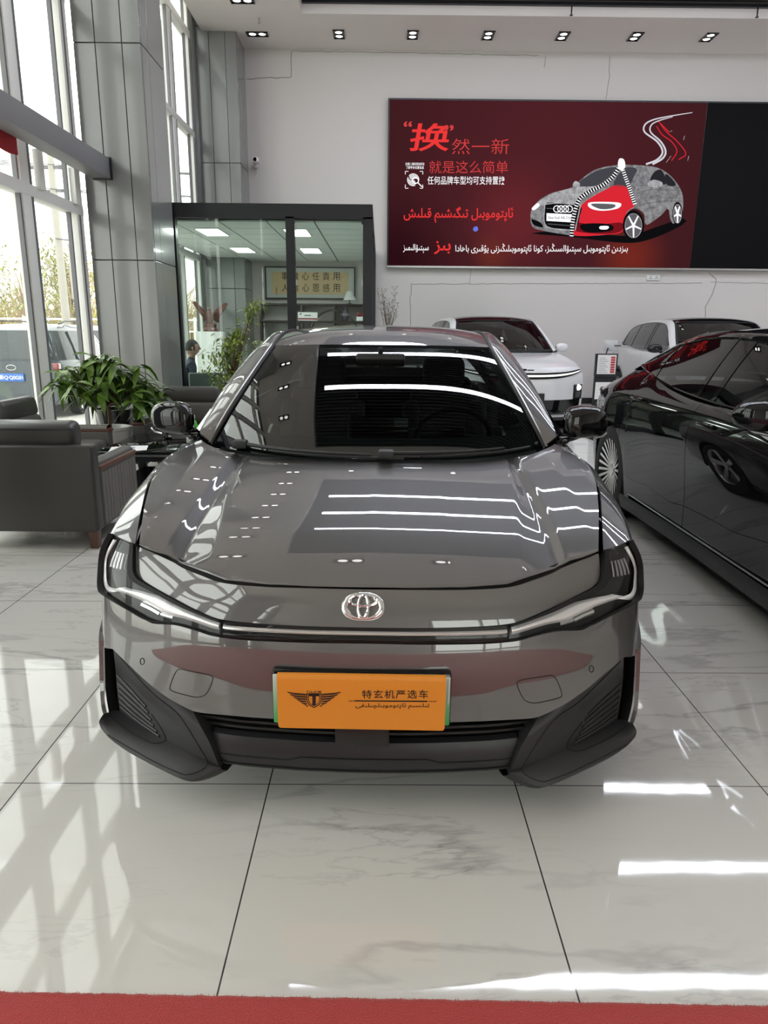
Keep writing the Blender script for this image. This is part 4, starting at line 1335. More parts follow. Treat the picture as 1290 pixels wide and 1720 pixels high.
p0, p1 = scr(655,167), scr(652,446); p2, p3 = scr(1160,450), scr(1187,175)
xl, zl, zt_ = .135, 2.695, 5.645; xm = 6.115; xr = 9.6
at_origin(MB().box((xl-.03, SY+.005, zl-.04), (xr, 14.995, zt_+.03)).build('cabinet', M['frame_black'], wallscreen, smooth=False))
panel_ = at_origin(MB().box((xl, SY, zl), (xm, SY+.01, zt_)).build('lit_panel', screen_mat(), wallscreen, smooth=False))
at_origin(MB().box((xm+.015, SY-.012, zl), (xr-.02, SY+.01, zt_)).build('dark_panel', pm('unlit screen', (.006,.006,.0065), .6, spec=.08), wallscreen, smooth=False))
at_origin(MB().box((xl-.03, SY-.015, zl-.04), (xr, SY+.02, zl-.005)).build('lower_trim', M['satin'], wallscreen, smooth=False))
E_ = {k: em('screen '+k, c, s) for k, c, s in (('red',(.72,.035,.035),1.0),('pink red',(.62,.05,.05),.9),('white',(.88,.88,.90),1.0),('grey',(.22,.22,.23),1.0),('silver',(.42,.42,.44),1.0),('dark',(.018,.018,.022),1.0),('black',(.004,.004,.005),1.0),('bright',(1,1,1),1.1),('car red',(.60,.018,.030),1.0),('car red dark',(.16,.006,.010),1.0),('mid',(.10,.10,.11),1.0),('glass',(.05,.05,.06),1.0),('blue',(.12,.16,.62),1.0),('road',(.55,.55,.60),1.0))}
def frost(m, lo, hi):
    nt = m.node_tree; N = nt.nodes; L = nt.links
    tc = N.new('ShaderNodeTexCoord'); n = N.new('ShaderNodeTexNoise'); n.inputs['Scale'].default_value = 14; n.inputs['Detail'].default_value = 8; n.inputs['Roughness'].default_value = .75
    L.new(tc.outputs['Object'], n.inputs['Vector'])
    r = N.new('ShaderNodeValToRGB'); r.color_ramp.elements[0].position = .38; r.color_ramp.elements[1].position = .66
    r.color_ramp.elements[0].color = (lo, lo, lo*1.04, 1); r.color_ramp.elements[1].color = (hi, hi, hi*1.03, 1)
    L.new(n.outputs['Fac'], r.inputs['Fac']); L.new(r.outputs['Color'], N['Emission'].inputs[0])
frost(E_['grey'], .10, .30); frost(E_['silver'], .20, .46)
L_ = .004
def sfn(l): return lambda px, py: scr(px, py, l)
def sw_(name, body, x0, y0, x1, y1, col, **k):
    o = write_px(name, body, x0, y0, x1, y1, E_[col], panel_, sfn(L_), **k)
    return o
# headline
sw_('lettering', '换', 688, 207, 754, 254, 'red', bold=.014, shear=.12)
sw_('lettering', '“', 678, 203.5, 692, 213, 'pink red', bold=.02); sw_('lettering', '”', 747, 210, 762, 220, 'pink red', bold=.02)
sw_('lettering', '然一新', 759, 233, 855, 259, 'pink red', bold=-.006)
sw_('lettering', '就是这么简单', 721, 270, 853, 291, 'pink red', bold=-.004)
sw_('lettering', '任何品牌车型均可支持置换', 718, 296, 848, 310, 'white', bold=.004)
sw_('lettering', '扫描二维码添加好友', 681, 273, 713, 278, 'white', bold=.01)
sw_('lettering', '了解更多优惠信息', 682, 279, 712, 284, 'white', bold=.01)
sw_('lettering', shape_arabic('ئاپتوموبىل تىگىشىم قىلىش'), 678, 347, 862, 374, 'red', bold=.012)
sw_('lettering', shape_arabic('بىزدىن ئاپتوموبىل سېتىۋالسىڭىز، كونا ئاپتوموبىلىڭىزنى يۇقىرى باھادا'), 765, 409, 1054, 427, 'white', bold=.008)
sw_('lettering', shape_arabic('بىز'), 729, 405, 757, 427, 'red', bold=.016)
sw_('lettering', shape_arabic('سېتىۋالىمىز'), 677, 410, 720, 425, 'white', bold=.008)
def tubes(name, polys, col, w, lift=L_, closed=False):
    """flat ribbons on the screen: list of pixel polylines"""
    mb = MB()
    for P in polys:
        Q = cat(P, max(8, len(P)*6), closed=closed) if len(P) > 2 else A_(P, float)
        T = np.gradient(Q, axis=0); T /= np.maximum(np.linalg.norm(T, axis=1, keepdims=True), 1e-9)
        Nn = np.stack([-T[:, 1], T[:, 0]], 1)
        ww = np.interp(np.linspace(0, 1, len(Q)), np.linspace(0, 1, len(w)), w) if isinstance(w, (list, tuple)) else np.full(len(Q), w)
        a = [scr(*p, lift) for p in Q+Nn*ww[:, None]/2]; b_ = [scr(*p, lift) for p in Q-Nn*ww[:, None]/2]
        mb.grid(A_([a, b_]))
    return mb.build(name, E_[col], panel_, smooth=False)
def poly(name, P, col, lift=L_, smooth_=True, parent=None):
    Q = cat(P, len(P)*5, closed=True)[:-1] if smooth_ else A_(P, float)
    mb = MB(); mb.add([scr(*p, lift) for p in Q], [tuple(range(len(Q)))])
    bm = mb.fix(); bmesh.ops.triangulate(bm, faces=bm.faces[:])
    me = bpy.data.meshes.new(name); bm.to_mesh(me); bm.free(); me.materials.append(E_[col])
    return link(bpy.data.objects.new(name, me), parent or panel_)
# fingerprint with magnifier between corner marks
fp = []
for r in (2, 4, 6, 8, 10):
    for a0, a1 in ((.2,2.6),(2.9,5.4)):
        fp.append([(694+r*.95*cos(a), 302+r*sin(a)) for a in np.linspace(a0+r*.1, a1+r*.1, 8)])
tubes('fingerprint', fp, 'white', 1.2)
tubes('magnifier', [[(698+5*cos(a), 303+5*sin(a)) for a in np.linspace(0, 2*pi, 14)], [(702,307),(709,314)]], 'bright', 1.5, L_+.002)
tubes('corner_mark', [[(681,293),(681,288),(686,288)],[(705,288),(710,288),(710,293)],[(681,310),(681,316),(686,316)],[(705,316),(710,316),(710,310)]], 'white', 1.0)
# advertised car: painted half grey, half red, joined by a zip
poly('picture_shadow', [(893,392),(960,398),(1048,408),(1092,402),(1146,378),(1150,366),(1100,382),(1050,396),(960,388)], 'black', L_, True)
car_ = poly('pictured_car', [(891,366),(893,352),(905,337),(925,325),(950,318),(963,313),(985,294),(1005,283),(1040,277),(1080,278),(1105,282),(1125,294),(1140,312),(1147,330),(1147,352),(1143,366),(1132,376),(1126,368),(1122,350),(1110,362),(1085,378),(1082,360),(1066,350),(1052,360),(1046,388),(1020,394),(968,396),(905,386),(893,378)], 'grey', L_+.003)
def cp_(name, P, col, l=.006, s=True): return poly(name, P, col, L_+l, s)
cp_('pictured_bonnet', [(897,348),(912,334),(935,323),(962,316),(1000,312),(990,322),(972,336),(960,350),(930,342)], 'silver', .005)
cp_('pictured_windscreen', [(968,311),(988,295),(1008,285),(1036,281),(1025,296),(1000,312)], 'glass', .007)
cp_('pictured_windscreen', [(1048,283),(1070,284),(1062,300),(1056,313),(1030,311)], 'glass', .007)
cp_('pictured_window', [(1093,305),(1098,290),(1110,285),(1118,300),(1117,310)], 'dark', .007)
cp_('pictured_window', [(1120,310),(1118,292),(1130,302),(1135,312)], 'dark', .007)
cp_('pictured_red_body', [(962,394),(968,362),(976,345),(996,330),(1018,318),(1034,311),(1052,314),(1062,330),(1066,345),(1052,358),(1046,388),(1020,394)], 'car red', .007)
cp_('pictured_red_shadow', [(966,388),(968,374),(1000,378),(1044,374),(1044,388),(1015,393)], 'car red dark', .009)
cp_('pictured_headlamp', [(988,341),(1010,339),(1042,341),(1038,350),(1012,354),(992,350)], 'white', .010)
cp_('pictured_headlamp', [(992,343),(1012,342),(1034,344),(1028,350),(1008,351)], 'mid', .012)
cp_('pictured_headlamp', [(893,350),(903,341),(906,346),(897,353)], 'white', .010)
cp_('pictured_grille', [(915,343),(940,341),(975,345),(973,365),(966,386),(925,382),(915,372)], 'black', .009)
tubes('pictured_grille_frame', [[(915,343),(940,341),(975,345)],[(915,343),(914,372),(924,383),(964,387)],[(975,345),(966,387)]], 'silver', 2, L_+.011)
tubes('pictured_grille_bar', [[(918,350),(972,352)],[(917,370),(970,374)],[(920,376),(968,380)]], 'mid', 1.2, L_+.0105)
tubes('pictured_rings', [[(cx0_+5.6*cos(a), 351+5.4*sin(a)) for a in np.linspace(0, 2*pi, 22)] for cx0_ in (935.5, 942.3, 949.2, 956)], 'bright', 1.3, L_+.013)
cp_('pictured_plate', [(918,358),(964,360),(962,373.5),(918,371)], 'white', .012, False)
sw2 = write_px('lettering', 'New Audi A4L S line', 921, 363, 961, 368, E_['dark'], panel_, sfn(L_+.015))
cp_('pictured_intake', [(893,368),(908,374),(912,382),(897,378)], 'black', .010); cp_('pictured_intake', [(974,378),(1000,375),(1028,378),(1026,388),(985,390)], 'black', .010)
cp_('pictured_fog_lamp', [(1008,380),(1022,380),(1020,385),(1008,385)], 'bright', .012)
def dwheel(cx_, cy_, a, b_):
    E1 = lambda k: [(cx_+a*k*cos(t), cy_+b_*k*sin(t)) for t in np.linspace(0, 2*pi, 24, endpoint=False)]
    cp_('pictured_tyre', E1(1), 'black', .010, False); cp_('pictured_rim', E1(.78), 'mid', .011, False)
    tubes('pictured_spoke', [[(cx_, cy_), (cx_+a*.76*cos(t), cy_+b_*.76*sin(t))] for t in np.linspace(.3, 2*pi+.3, 5, endpoint=False)], 'white', [3.4,2.2], L_+.013)
    tubes('pictured_rim_edge', [[(cx_+a*.78*cos(t), cy_+b_*.78*sin(t)) for t in np.linspace(0, 2*pi, 24)]], 'silver', 1.0, L_+.013)
dwheel(1064, 379, 18, 26); dwheel(1138, 359, 8.5, 20)
cp_('pictured_mirror', [(1088,308),(1098,302),(1112,306),(1110,313),(1094,314)], 'silver', .010); cp_('pictured_mirror', [(962,312),(966,304),(974,308),(972,314)], 'silver', .010)
tubes('pictured_crease', [[(1068,325),(1100,318),(1144,320)],[(1070,345),(1110,338),(1144,338)]], 'mid', 1.0, L_+.011)
zipL = [(1041,279),(1030,296),(1012,311),(990,322),(974,334),(967,350),(962,372),(960,396)]
zipR = [(1044,279),(1050,296),(1058,318),(1066,342)]
tubes('pictured_zip', [zipL, zipR], 'black', 7, L_+.014)
for Z in (zipL, zipR):
    Q = cat(Z, 34 if Z is zipL else 18); T = np.gradient(Q, axis=0); T /= np.linalg.norm(T, axis=1, keepdims=True)
    tubes('pictured_zip_tooth', [[tuple(q+A_((-t[1],t[0]))*3.2), tuple(q-A_((-t[1],t[0]))*3.2)] for q, t in zip(Q, T)], 'white', 1.8, L_+.017)
cp_('pictured_zip_pull', [(1040,267),(1048,268),(1050,280),(1044,286),(1038,280)], 'bright', .020)
tubes('pictured_road', [[(1085,276),(1104,268),(1113,255),(1104,238),(1083,222),(1083,210),(1095,202),(1120,196),(1163,189)],[(1096,276),(1113,266),(1118,254),(1110,238),(1093,222),(1094,210),(1106,203),(1130,196)]], 'road', [3.2,3,2.2,1.2], L_+.004)
tubes('pictured_light_trail', [[(1103,212),(1112,226),(1128,238),(1137,254),(1128,270)],[(1109,208),(1120,222),(1138,238),(1152,258),(1140,268)],[(1106,204),(1116,214),(1124,222)]], 'car red', 1.6, L_+.004)
tubes('pictured_spark', [[(1150,228),(1148,235)],[(1127,262),(1119,273)],[(1157,262),(1155,270)],[(1125,221),(1129,220)]], 'silver', .9, L_+.004)
poly('pictured_flare', [(795,383),(798,380.5),(802,381),(803,386),(799,389),(795,387)], 'blue', L_)
for o in [k for k in bpy.data.objects if k.parent == panel_]: pass

# wall socket and camera
sk = thing('wall_socket', 'small double wall socket under the lit screen', 'socket', (5.44, 14.99, 2.51))
MB().box((-.13,-.012,-.05),(.13,.008,.05), bev=.006).build('plate', M['white_gloss'], sk)
for sx in (-.06, .06):
    h = MB()
    for a in (90, 210, 330): h.box((sx-.008+.02*cos(radians(a)), -.014, -.008+.02*sin(radians(a))), (sx+.008+.02*cos(radians(a)), -.010, .008+.02*sin(radians(a))))
    h.build('outlet', M['gap'], sk, smooth=False)
cc = thing('security_camera', 'small white security camera on the wall beside the far pillar', 'camera', (-2.42, 14.98, 4.50))
MB().lathe([(0,-.04),(.05,-.04),(.05,.02),(0,.02)], (0,0,0), 'y', 16).tube([(0,-.04,0),(0,-.16,-.02),(.03,-.22,.01)], .018, 8).build('bracket', M['white_gloss'], cc)
bd = MB().box((-.02,-.42,-.02),(.10,-.16,.07), bev=.03).build('body', M['white_gloss'], cc)
MB().lathe([(0,-.425),(.032,-.425),(.036,-.415)], (.04,0,.025), 'y', 16).build('lens', M['gloss_black'], bd)
tag_pts = MB().tube([(0,0,-.03),(.02,-.06,-.16),(-.02,-.08,-.24)], .006, 5).build('cable', M['white_gloss'], cc)
# ================================================================== OTHER CARS (one shared builder, every car its own shapes)
def fnum(y): return float(y)
def make_car(root, p):
    paint = M[p['paint']]
    S_y = [s[0] for s in p['sec']]; S_p = pchip(S_y, A_([s[1] for s in p['sec']]))
    wy, wz, ar = p['wheels'], p['r'], p.get('arch', p['r']+.045)
    sill = p.get('sill', .22)
    ya, ye = S_y[0], S_y[-1]
    def zb(y):
        z = sill
        for w in wy:
            if abs(y-w) < ar: z = max(z, wz+sqrt(ar**2-(y-w)**2))
        return z
    def spt(y, q):
        S = cat(S_p(y), 50); b_ = zb(y)
        n = int((S[:, 1] >= b_).sum())
        if n < len(S) and n > 0:
            t = (S[n-1, 1]-b_)/max(S[n-1, 1]-S[n, 1], 1e-9); S = np.vstack([S[:n], S[n-1]+(S[n]-S[n-1])*t])
        L = np.concatenate([[0], np.cumsum(np.linalg.norm(np.diff(S, axis=0), axis=1))])
        return (-np.interp(q*L[-1], L, S[:, 0]), y, np.interp(q*L[-1], L, S[:, 1]))
    n = p.get('n', 1.0)
    def patch(y0, y1, nu, nv):
        return A_([[spt(y0+(y1-y0)*u, q) for u in np.linspace(0, 1, int(nu*n))] for q in np.linspace(0, 1, int(nv*n))])
    d = p['doors']
    names = ['fender','door','door','quarter_panel']
    ed = [ya]+d+[ye]
    for s in (1, -1):
        for k in range(len(ed)-1):
            nm = names[k] if len(ed) == 5 else ('fender' if k == 0 else 'quarter_panel')
            g = .003
            mirrored(shell(patch(ed[k]+(g if k else 0), ed[k+1]-(g if k < len(ed)-2 else 0), 50, 24)[::-1], .006), s).build(nm, paint, root, ang=50)
        if p.get('cladding'):
            for w in wy:
                R_ = [[(-float(S_p(w+r_*cos(a))[2 if 0 else 3][0])*1.0-.008, w+r_*cos(a), wz+r_*sin(a)) for a in np.linspace(.02, pi-.02, 30)] for r_ in (ar-.004, ar+.05)]
                mirrored(shell(A_(R_), .02), s).build('arch_trim', M['clad_dark'], root)
        y0_, y1_ = wy[0]+ar, wy[1]-ar
        rr = [[(-float(S_p(y)[-2][0])+dx, y, z) for dx, z in ((-.012,sill+.055),(-.020,sill+.035),(-.018,sill+.01),(.0,sill-.05),(.10,sill-.08))] for y in np.linspace(y0_, y1_, 24)]
        so = mirrored(MB().grid(A_(rr)), s).build('sill', M[p.get('sill_mat', 'gloss_black')], root)
        if p.get('handles'):
            for yy, zz in p['handles']:
                x = max(spt(yy, q)[0]*-1 for q in np.linspace(0, .6, 12))
                mirrored(MB().box((-x-.012, yy-.10, zz-.012), (-x+.02, yy+.10, zz+.012), bev=.006), s).build('door_handle', paint, root)
    U = np.linspace(-1, 1, 41)[None, :, None]
    def acr(C, Sx, pw=2.0):
        C, Sx = A_(C)[:, None], A_(Sx)[:, None]
        P = C+(Sx-C)*np.abs(U)**pw; P[..., 0] = np.abs(Sx[..., 0])*U[..., 0]
        return P
    NN = 30
    def cl(L): Q = cat([(0, y, z) for y, z in L], NN); return Q
    hc = cl(p['hood'])
    ys_ = np.linspace(ya, p['hood_side_end'], NN)
    hs = A_([(-float(S_p(y)[0][0])+.004, y, float(S_p(y)[0][1])) for y in ys_])
    HD = acr(hc, hs, p.get('hood_p', 2.2))
    shell(HD, .006).build('bonnet', paint, root, ang=50)
    inn = cat(A_(p['inn']), 240)
    def sg(C, a, b_, m): 
        k = (C[:, 1] >= a-1e-6) & (C[:, 1] <= b_+1e-6); return cat(C[k], m, lin=True)
    wt, re_ = p['ws_top'], p['roof_end']
    i1 = int(np.argmin(np.abs(inn[:, 1]-wt))); i2 = int(np.argmin(np.abs(inn[:, 1]-re_)))
    ws_ = acr(cl(p['ws']), cat(inn[:i1+1], NN, lin=True), 2.4)
    w_o = MB().grid(ws_).build('windshield', M['glass_dark'], root)
    MB().grid(offset_grid(ws_, .006)[:3]).grid(offset_grid(ws_, .006)[:, :2]).grid(offset_grid(ws_, .006)[:, -2:]).grid(offset_grid(ws_, .006)[-2:]).build('frit', M['gap'], w_o)
    shell(acr(cl(p['roof']), cat(inn[i1:i2+1], NN, lin=True), 2.6), .006).build('roof', M[p.get('roof_mat', p['paint'])], root, ang=50)
    rg = MB().grid(acr(cl(p['rear']), cat(inn[i2:], NN, lin=True), 2.4)).build('rear_window', M['glass_dark'], root)
    out = cat(A_(p['out']), 240); belt = cat(A_(p['belt']), 200)
    for s in (1, -1):
        a = sg(inn, inn[0, 1], inn[-1, 1], 120); b_ = cat(out, 120, lin=True)
        k = np.linspace(0, 1, 7)[None, :, None]
        G = a[:, None]*(1-k)+b_[:, None]*k + np.sin(np.linspace(0, pi, 7))[None, :, None]*A_((-.008,0,.006))
        mirrored(shell(G, .01), s).build('pillar_rail', paint, root, ang=50)
        y0_, y1_ = belt[0, 1], belt[-1, 1]
        m = 90
        tq = np.linspace(0, 1, m)
        bo = cat(belt, m, lin=True); to = cat(sg(out, max(y0_-.02, out[0, 1]), y1_, 160), m, lin=True)
        k = np.linspace(0, 1, 10)[None, :, None]
        G = bo[:, None]*(1-k)+to[:, None]*k+np.sin(np.linspace(0, pi, 10))[None, :, None]*A_((-.012,0,0))
        sp = [0]+[int(np.argmin(np.abs(G[:, 0, 1]-y))) for y in p['glass']]+[m-1]
        for j in range(len(sp)-1):
            if sp[j+1]-sp[j] < 3: continue
            mirrored(MB().grid(G[sp[j]+(1 if j else 0):sp[j+1]+(0 if j < len(sp)-2 else 1)]), s).build('side_window', M['glass_dark'], root)
            if j:
                pill = mirrored(shell(G[sp[j]-1:sp[j]+2]+A_((-.004,0,0)), .012), s).build('door_pillar', M['gloss_black'], root)
        mirrored(MB().tube(np.vstack([bo, to[::-1]]), p.get('trim_r', .007), 6, closed=True), s).build('window_trim', M[p.get('trim_mat', 'gloss_black')], root)
        # door mirror
        mx, my, mz = p['mirror']
        mb = MB(); R_ = []
        for x, kk in ((0,.35),(-.02,.75),(-.06,1.0),(-.12,1.02),(-.17,.88),(-.20,.62),(-.215,.1)):
            R_.append([(mx+x, my+.4*-x*.5+np.sign(cos(t))*abs(cos(t))**.65*.085*kk*(1 if cos(t) < 0 else .5), mz+np.sign(sin(t))*abs(sin(t))**.65*.068*kk) for t in np.linspace(0, 2*pi, 24, endpoint=False)])
        mb.grid(A_(R_), wrap_u=True)
        mo = mirrored(mb, s).build('door_mirror', M[p.get('mirror_mat', p['paint'])], root, ang=60)
        mirrored(MB().tube([(mx+.07, my+.05, mz-.085),(mx+.0, my+.02, mz-.06),(mx-.06, my, mz-.03)], .02, 8), s).build('mirror_stalk', M['gloss_black'], mo)
        for w in wy:
            wheel(root, -s*(p['half']-.115), w, wz, p['r'], .225, -s, p.get('spokes', 10), p.get('rim', 'rim'), p.get('style', 'multi'))
            arch_liner(root, -s*(p['half']-.025), -s*(p['half']-.32), w, wz, ar+.004)
    # tail: deck and rear face
    last = [spt(ye, q) for q in np.linspace(0, 1, 20)]
    bulge = p.get('tail_bulge', .2)
    MB().grid(A_([[(x*-k if 0 else abs(x)*k, y+bulge*(1-abs(k)**2.6), z) for k in np.linspace(-1, 1, 31)] for x, y, z in last])).build('rear_bumper', paint, root)
    if p.get('deck'):
        ds = A_([(-float(S_p(y)[0][0])+.004, y, float(S_p(y)[0][1])) for y in np.linspace(p['deck_side'], ye, NN)])
        shell(acr(cl(p['deck']), ds, 2.6), .006).build('boot_lid', paint, root, ang=50)
    # front face: from the bonnet edge down
    E0 = HD[0]; prof = p['face']       # [(fraction of height, y offset)]
    low = p.get('face_low', .2)
    F_ = []
    fx = [spt(ya, q) for q in np.linspace(0, 1, 60)]
    zz_ = A_([f[2] for f in fx])[::-1]; xx_ = A_([f[0] for f in fx])[::-1]
    for v in np.linspace(0, 1, 40):
        dy = np.interp(v, [a for a, _ in prof], [b_ for _, b_ in prof])
        row = []
        for j, e in enumerate(E0):
            k = U[0, j, 0]
            z = e[2]+(low-e[2])*v
            xs = abs(np.interp(z, zz_, xx_))
            row.append((k*xs, e[1]+dy*(1-abs(k)**4), z))
        F_.append(row)
    F_ = A_(F_)
    MB().grid(F_).build('front_bumper', paint, root, ang=60)
    def fpt(k, v, off=0.0):
        j = (k+1)/2*40; i = v*39
        a, c = int(min(max(j, 0), 39.99)), int(min(max(i, 0), 38.99)); fa, fc = j-a, i-c
        P = F_[c, a]*(1-fa)*(1-fc)+F_[c, a+1]*fa*(1-fc)+F_[c+1, a]*(1-fa)*fc+F_[c+1, a+1]*fa*fc
        return P+A_((0, -off, 0))
    MB().box((-p['half']+.1, ya+.3, .2), (p['half']-.1, ye-.15, .3)).build('floor_pan', M['void'], root, smooth=False)
    # simple cabin
    cb = MB()
    cb.box((-.68, p['ws'][0][0]+.25, .6), (.68, p['ws'][0][0]+.5, p['ws'][0][1]-.06), bev=.05)
    cb.build('dashboard', M['cabin'], root)
    for x in (-.38, .38):
        yb = p['ws_top']+.15
        MB().box((x-.25, yb-.3, .45), (x+.25, yb+.25, .62), bev=.05).box((x-.24, yb+.12, .5), (x+.24, yb+.30, 1.12), bev=.06).box((x-.12, yb+.18, 1.10), (x+.12, yb+.30, 1.30), bev=.05).build('seat', M[p.get('seat', 'seat_dark')], root)
    return fpt, F_
def face_strip_on(fpt, root, name, mat, k0, k1, vf0, vf1, off, n=50, m=6, th=.01, bulge=.0):
    ks = np.linspace(k0, k1, n)
    G = A_([[fpt(k, vf0(k)+(vf1(k)-vf0(k))*t, off+bulge*sin(pi*t)) for k in ks] for t in np.linspace(0, 1, m)])
    return shell(G[::-1], th).build(name, mat, root, ang=50)
# ---- black saloon on the right, nose towards the camera's side, tail lamp far away
blk = thing('sedan', 'glossy black saloon on the right, its side and rear wheel in view', 'car', (2.78, 1.68, 0))
B_half = .95
def bsec(y, x0, z0, x1, z1, x2, z2, x3, z3, x4, x5): return (y, [(x0,z0),(x1,z1),(x2,z2),(x3,z3),(x4,.46),(x5,.20)])
bp = dict(paint='black_paint', half=.95, r=.36, wheels=[.95,4.00], arch=.395, sill=.20,
  sec=[bsec(.32,.72,.78,.80,.76,.86,.70,.88,.62,.88,.85), bsec(.6,.78,.84,.85,.82,.90,.76,.92,.66,.915,.89), bsec(.95,.80,.90,.87,.885,.925,.80,.945,.68,.94,.91),
       bsec(1.35,.80,.98,.885,.94,.925,.86,.945,.72,.925,.90), bsec(2.0,.845,1.02,.895,1.00,.935,.90,.945,.76,.92,.91), bsec(2.6,.85,1.03,.895,1.01,.938,.91,.945,.76,.918,.91),
       bsec(3.2,.83,1.075,.885,1.03,.938,.93,.950,.78,.93,.91), bsec(3.7,.79,1.145,.865,1.06,.935,.95,.955,.80,.948,.92), bsec(4.05,.75,1.145,.845,1.07,.93,.955,.955,.80,.952,.92),
       bsec(4.5,.70,1.06,.80,1.02,.885,.93,.915,.78,.91,.87), bsec(4.72,.66,1.02,.75,.99,.82,.91,.845,.78,.84,.80)],
  doors=[1.40,2.56,3.74], hood=[(.04,.72),(.3,.80),(.7,.89),(1.12,.955)], hood_side_end=1.34,
  ws=[(1.12,.96),(1.4,1.11),(1.75,1.28),(2.08,1.405)], ws_top=2.2, roof=[(2.08,1.405),(2.3,1.45),(2.7,1.478),(3.1,1.478),(3.45,1.45)], roof_end=3.5,
  rear=[(3.45,1.45),(3.9,1.36),(4.3,1.235),(4.62,1.115)], deck=[(4.62,1.115),(4.75,1.09),(4.86,1.065)], deck_side=4.40,
  inn=[(-.74,1.32,.975),(-.70,1.6,1.13),(-.64,1.95,1.30),(-.60,2.2,1.395),(-.58,2.5,1.432),(-.57,2.9,1.442),(-.56,3.3,1.425),(-.55,3.5,1.40),(-.56,3.9,1.30),(-.60,4.2,1.19),(-.64,4.42,1.10)],
  out=[(-.80,1.34,.985),(-.755,1.65,1.14),(-.70,2.0,1.29),(-.665,2.3,1.375),(-.655,2.7,1.405),(-.655,3.1,1.395),(-.665,3.5,1.345),(-.69,3.8,1.265),(-.72,4.05,1.18),(-.70,4.25,1.14)],
  belt=[(-.835,1.62,1.02),(-.845,2.0,1.035),(-.85,2.5,1.045),(-.845,3.0,1.075),(-.825,3.4,1.115),(-.79,3.75,1.165),(-.75,3.98,1.19)],
  glass=[2.50,2.70,3.52], mirror=(-.93,1.60,1.065), mirror_mat='gloss_black', handles=[(2.35,.93),(3.45,.98)], face=[(0,0),(.15,-.03),(.5,-.06),(.8,-.04),(1,.05)], trim_mat='gloss_black', rim='rim', spokes=12, sill_mat='clad_dark', tail_bulge=.22)
fpt, F_ = make_car(blk, bp)
for s in (1, -1):
    # tail lamp wrapping the rear corner, bright guide inside
    G = A_([[(-x*1.004, y, z) for (x, y, z) in [(np.interp(y, [4.42,4.55,4.72], [.892,.872,.815]), y, z) for y in np.linspace(4.42+.18*max(0,(z-.86)*3), 4.72, 12)]] for z in np.linspace(.76, .97, 8)])
    tl_ = mirrored(shell(G, .01), s).build('tail_light', M['piano'], blk)
    mirrored(MB().tube([(-.868,4.60,.955),(-.890,4.52,.90),(-.905,4.47,.84),(-.90,4.50,.775)], .008, 6).tube([(-.80,4.735,.965),(-.845,4.66,.962),(-.868,4.60,.955)], .007, 6), s).build('light_guide', M['lampchrome'], tl_)
    # bright chrome line low on the sill, door gaps
    mirrored(MB().tube([(-.928,y,.268) for y in np.linspace(1.40, 3.52, 20)], .006, 6), s).build('sill_trim', M['satin'], blk)
hl = face_strip_on(fpt, blk, 'headlight', M['piano'], -.98, -.35, lambda k: .05, lambda k: .16, .004); face_strip_on(fpt, blk, 'headlight', M['piano'], .35, .98, lambda k: .05, lambda k: .16, .004)
face_strip_on(fpt, blk, 'grille', M['clad_dark'], -.6, .6, lambda k: .55, lambda k: .85, .004)

# ---- white SUV facing the camera behind the grey car
suv = thing('suv', 'white electric SUV with a lit light bar facing the camera, behind the grey car', 'car', (2.06, 10.16, 0), radians(5.5))
def ssec(y, x0, z0, x1, z1, x2, z2, x3, z3, x4, x5): return (y, [(x0,z0),(x1,z1),(x2,z2),(x3,z3),(x4,.5),(x5,.26)])
sp_ = dict(paint='white_paint', half=.97, r=.37, wheels=[.93,3.9], arch=.42, sill=.27, n=.6, roof_mat='gloss_black',
  sec=[ssec(.30,.80,.96,.86,.93,.90,.86,.915,.72,.915,.89), ssec(.6,.83,1.03,.89,1.0,.93,.92,.945,.76,.945,.92), ssec(1.0,.84,1.09,.90,1.06,.945,.96,.965,.80,.96,.93),
       ssec(1.5,.86,1.13,.91,1.11,.945,1.0,.965,.82,.95,.93), ssec(2.5,.87,1.14,.915,1.12,.95,1.0,.97,.82,.95,.93), ssec(3.6,.86,1.17,.91,1.14,.95,1.02,.97,.84,.96,.93), ssec(4.4,.82,1.17,.88,1.14,.92,1.02,.94,.84,.93,.90), ssec(4.85,.74,1.15,.80,1.12,.84,1.0,.85,.84,.85,.83)],
  doors=[1.45,2.6,3.6], hood=[(.02,.955),(.2,1.01),(.6,1.075),(1.1,1.125)], hood_side_end=1.35, hood_p=2.4,
  ws=[(1.1,1.13),(1.35,1.29),(1.65,1.47),(1.92,1.62)], ws_top=2.02, roof=[(1.92,1.62),(2.1,1.675),(2.6,1.705),(3.4,1.69),(4.0,1.63)], roof_end=4.1,
  rear=[(4.0,1.63),(4.3,1.54),(4.55,1.38),(4.72,1.2)],
  inn=[(-.79,1.32,1.14),(-.735,1.6,1.34),(-.675,1.85,1.51),(-.645,2.02,1.60),(-.64,2.3,1.645),(-.64,3.0,1.655),(-.63,3.7,1.625),(-.62,4.1,1.56),(-.66,4.4,1.42),(-.72,4.6,1.2)],
  out=[(-.86,1.40,1.15),(-.81,1.68,1.34),(-.755,1.92,1.49),(-.725,2.15,1.575),(-.715,2.6,1.61),(-.715,3.2,1.605),(-.71,3.8,1.56),(-.72,4.2,1.46),(-.77,4.45,1.25)],
  belt=[(-.87,1.6,1.15),(-.885,2.4,1.16),(-.88,3.3,1.19),(-.84,4.1,1.24)], glass=[2.55,2.68,3.5], mirror=(-.93,1.62,1.20), mirror_mat='white_paint', face=[(0,0),(.1,-.035),(.3,-.06),(.6,-.06),(.85,-.03),(1,.04)], face_low=.2, cladding=True, sill_mat='clad_dark', seat='seat_dark')
fpt, F_ = make_car(suv, sp_)
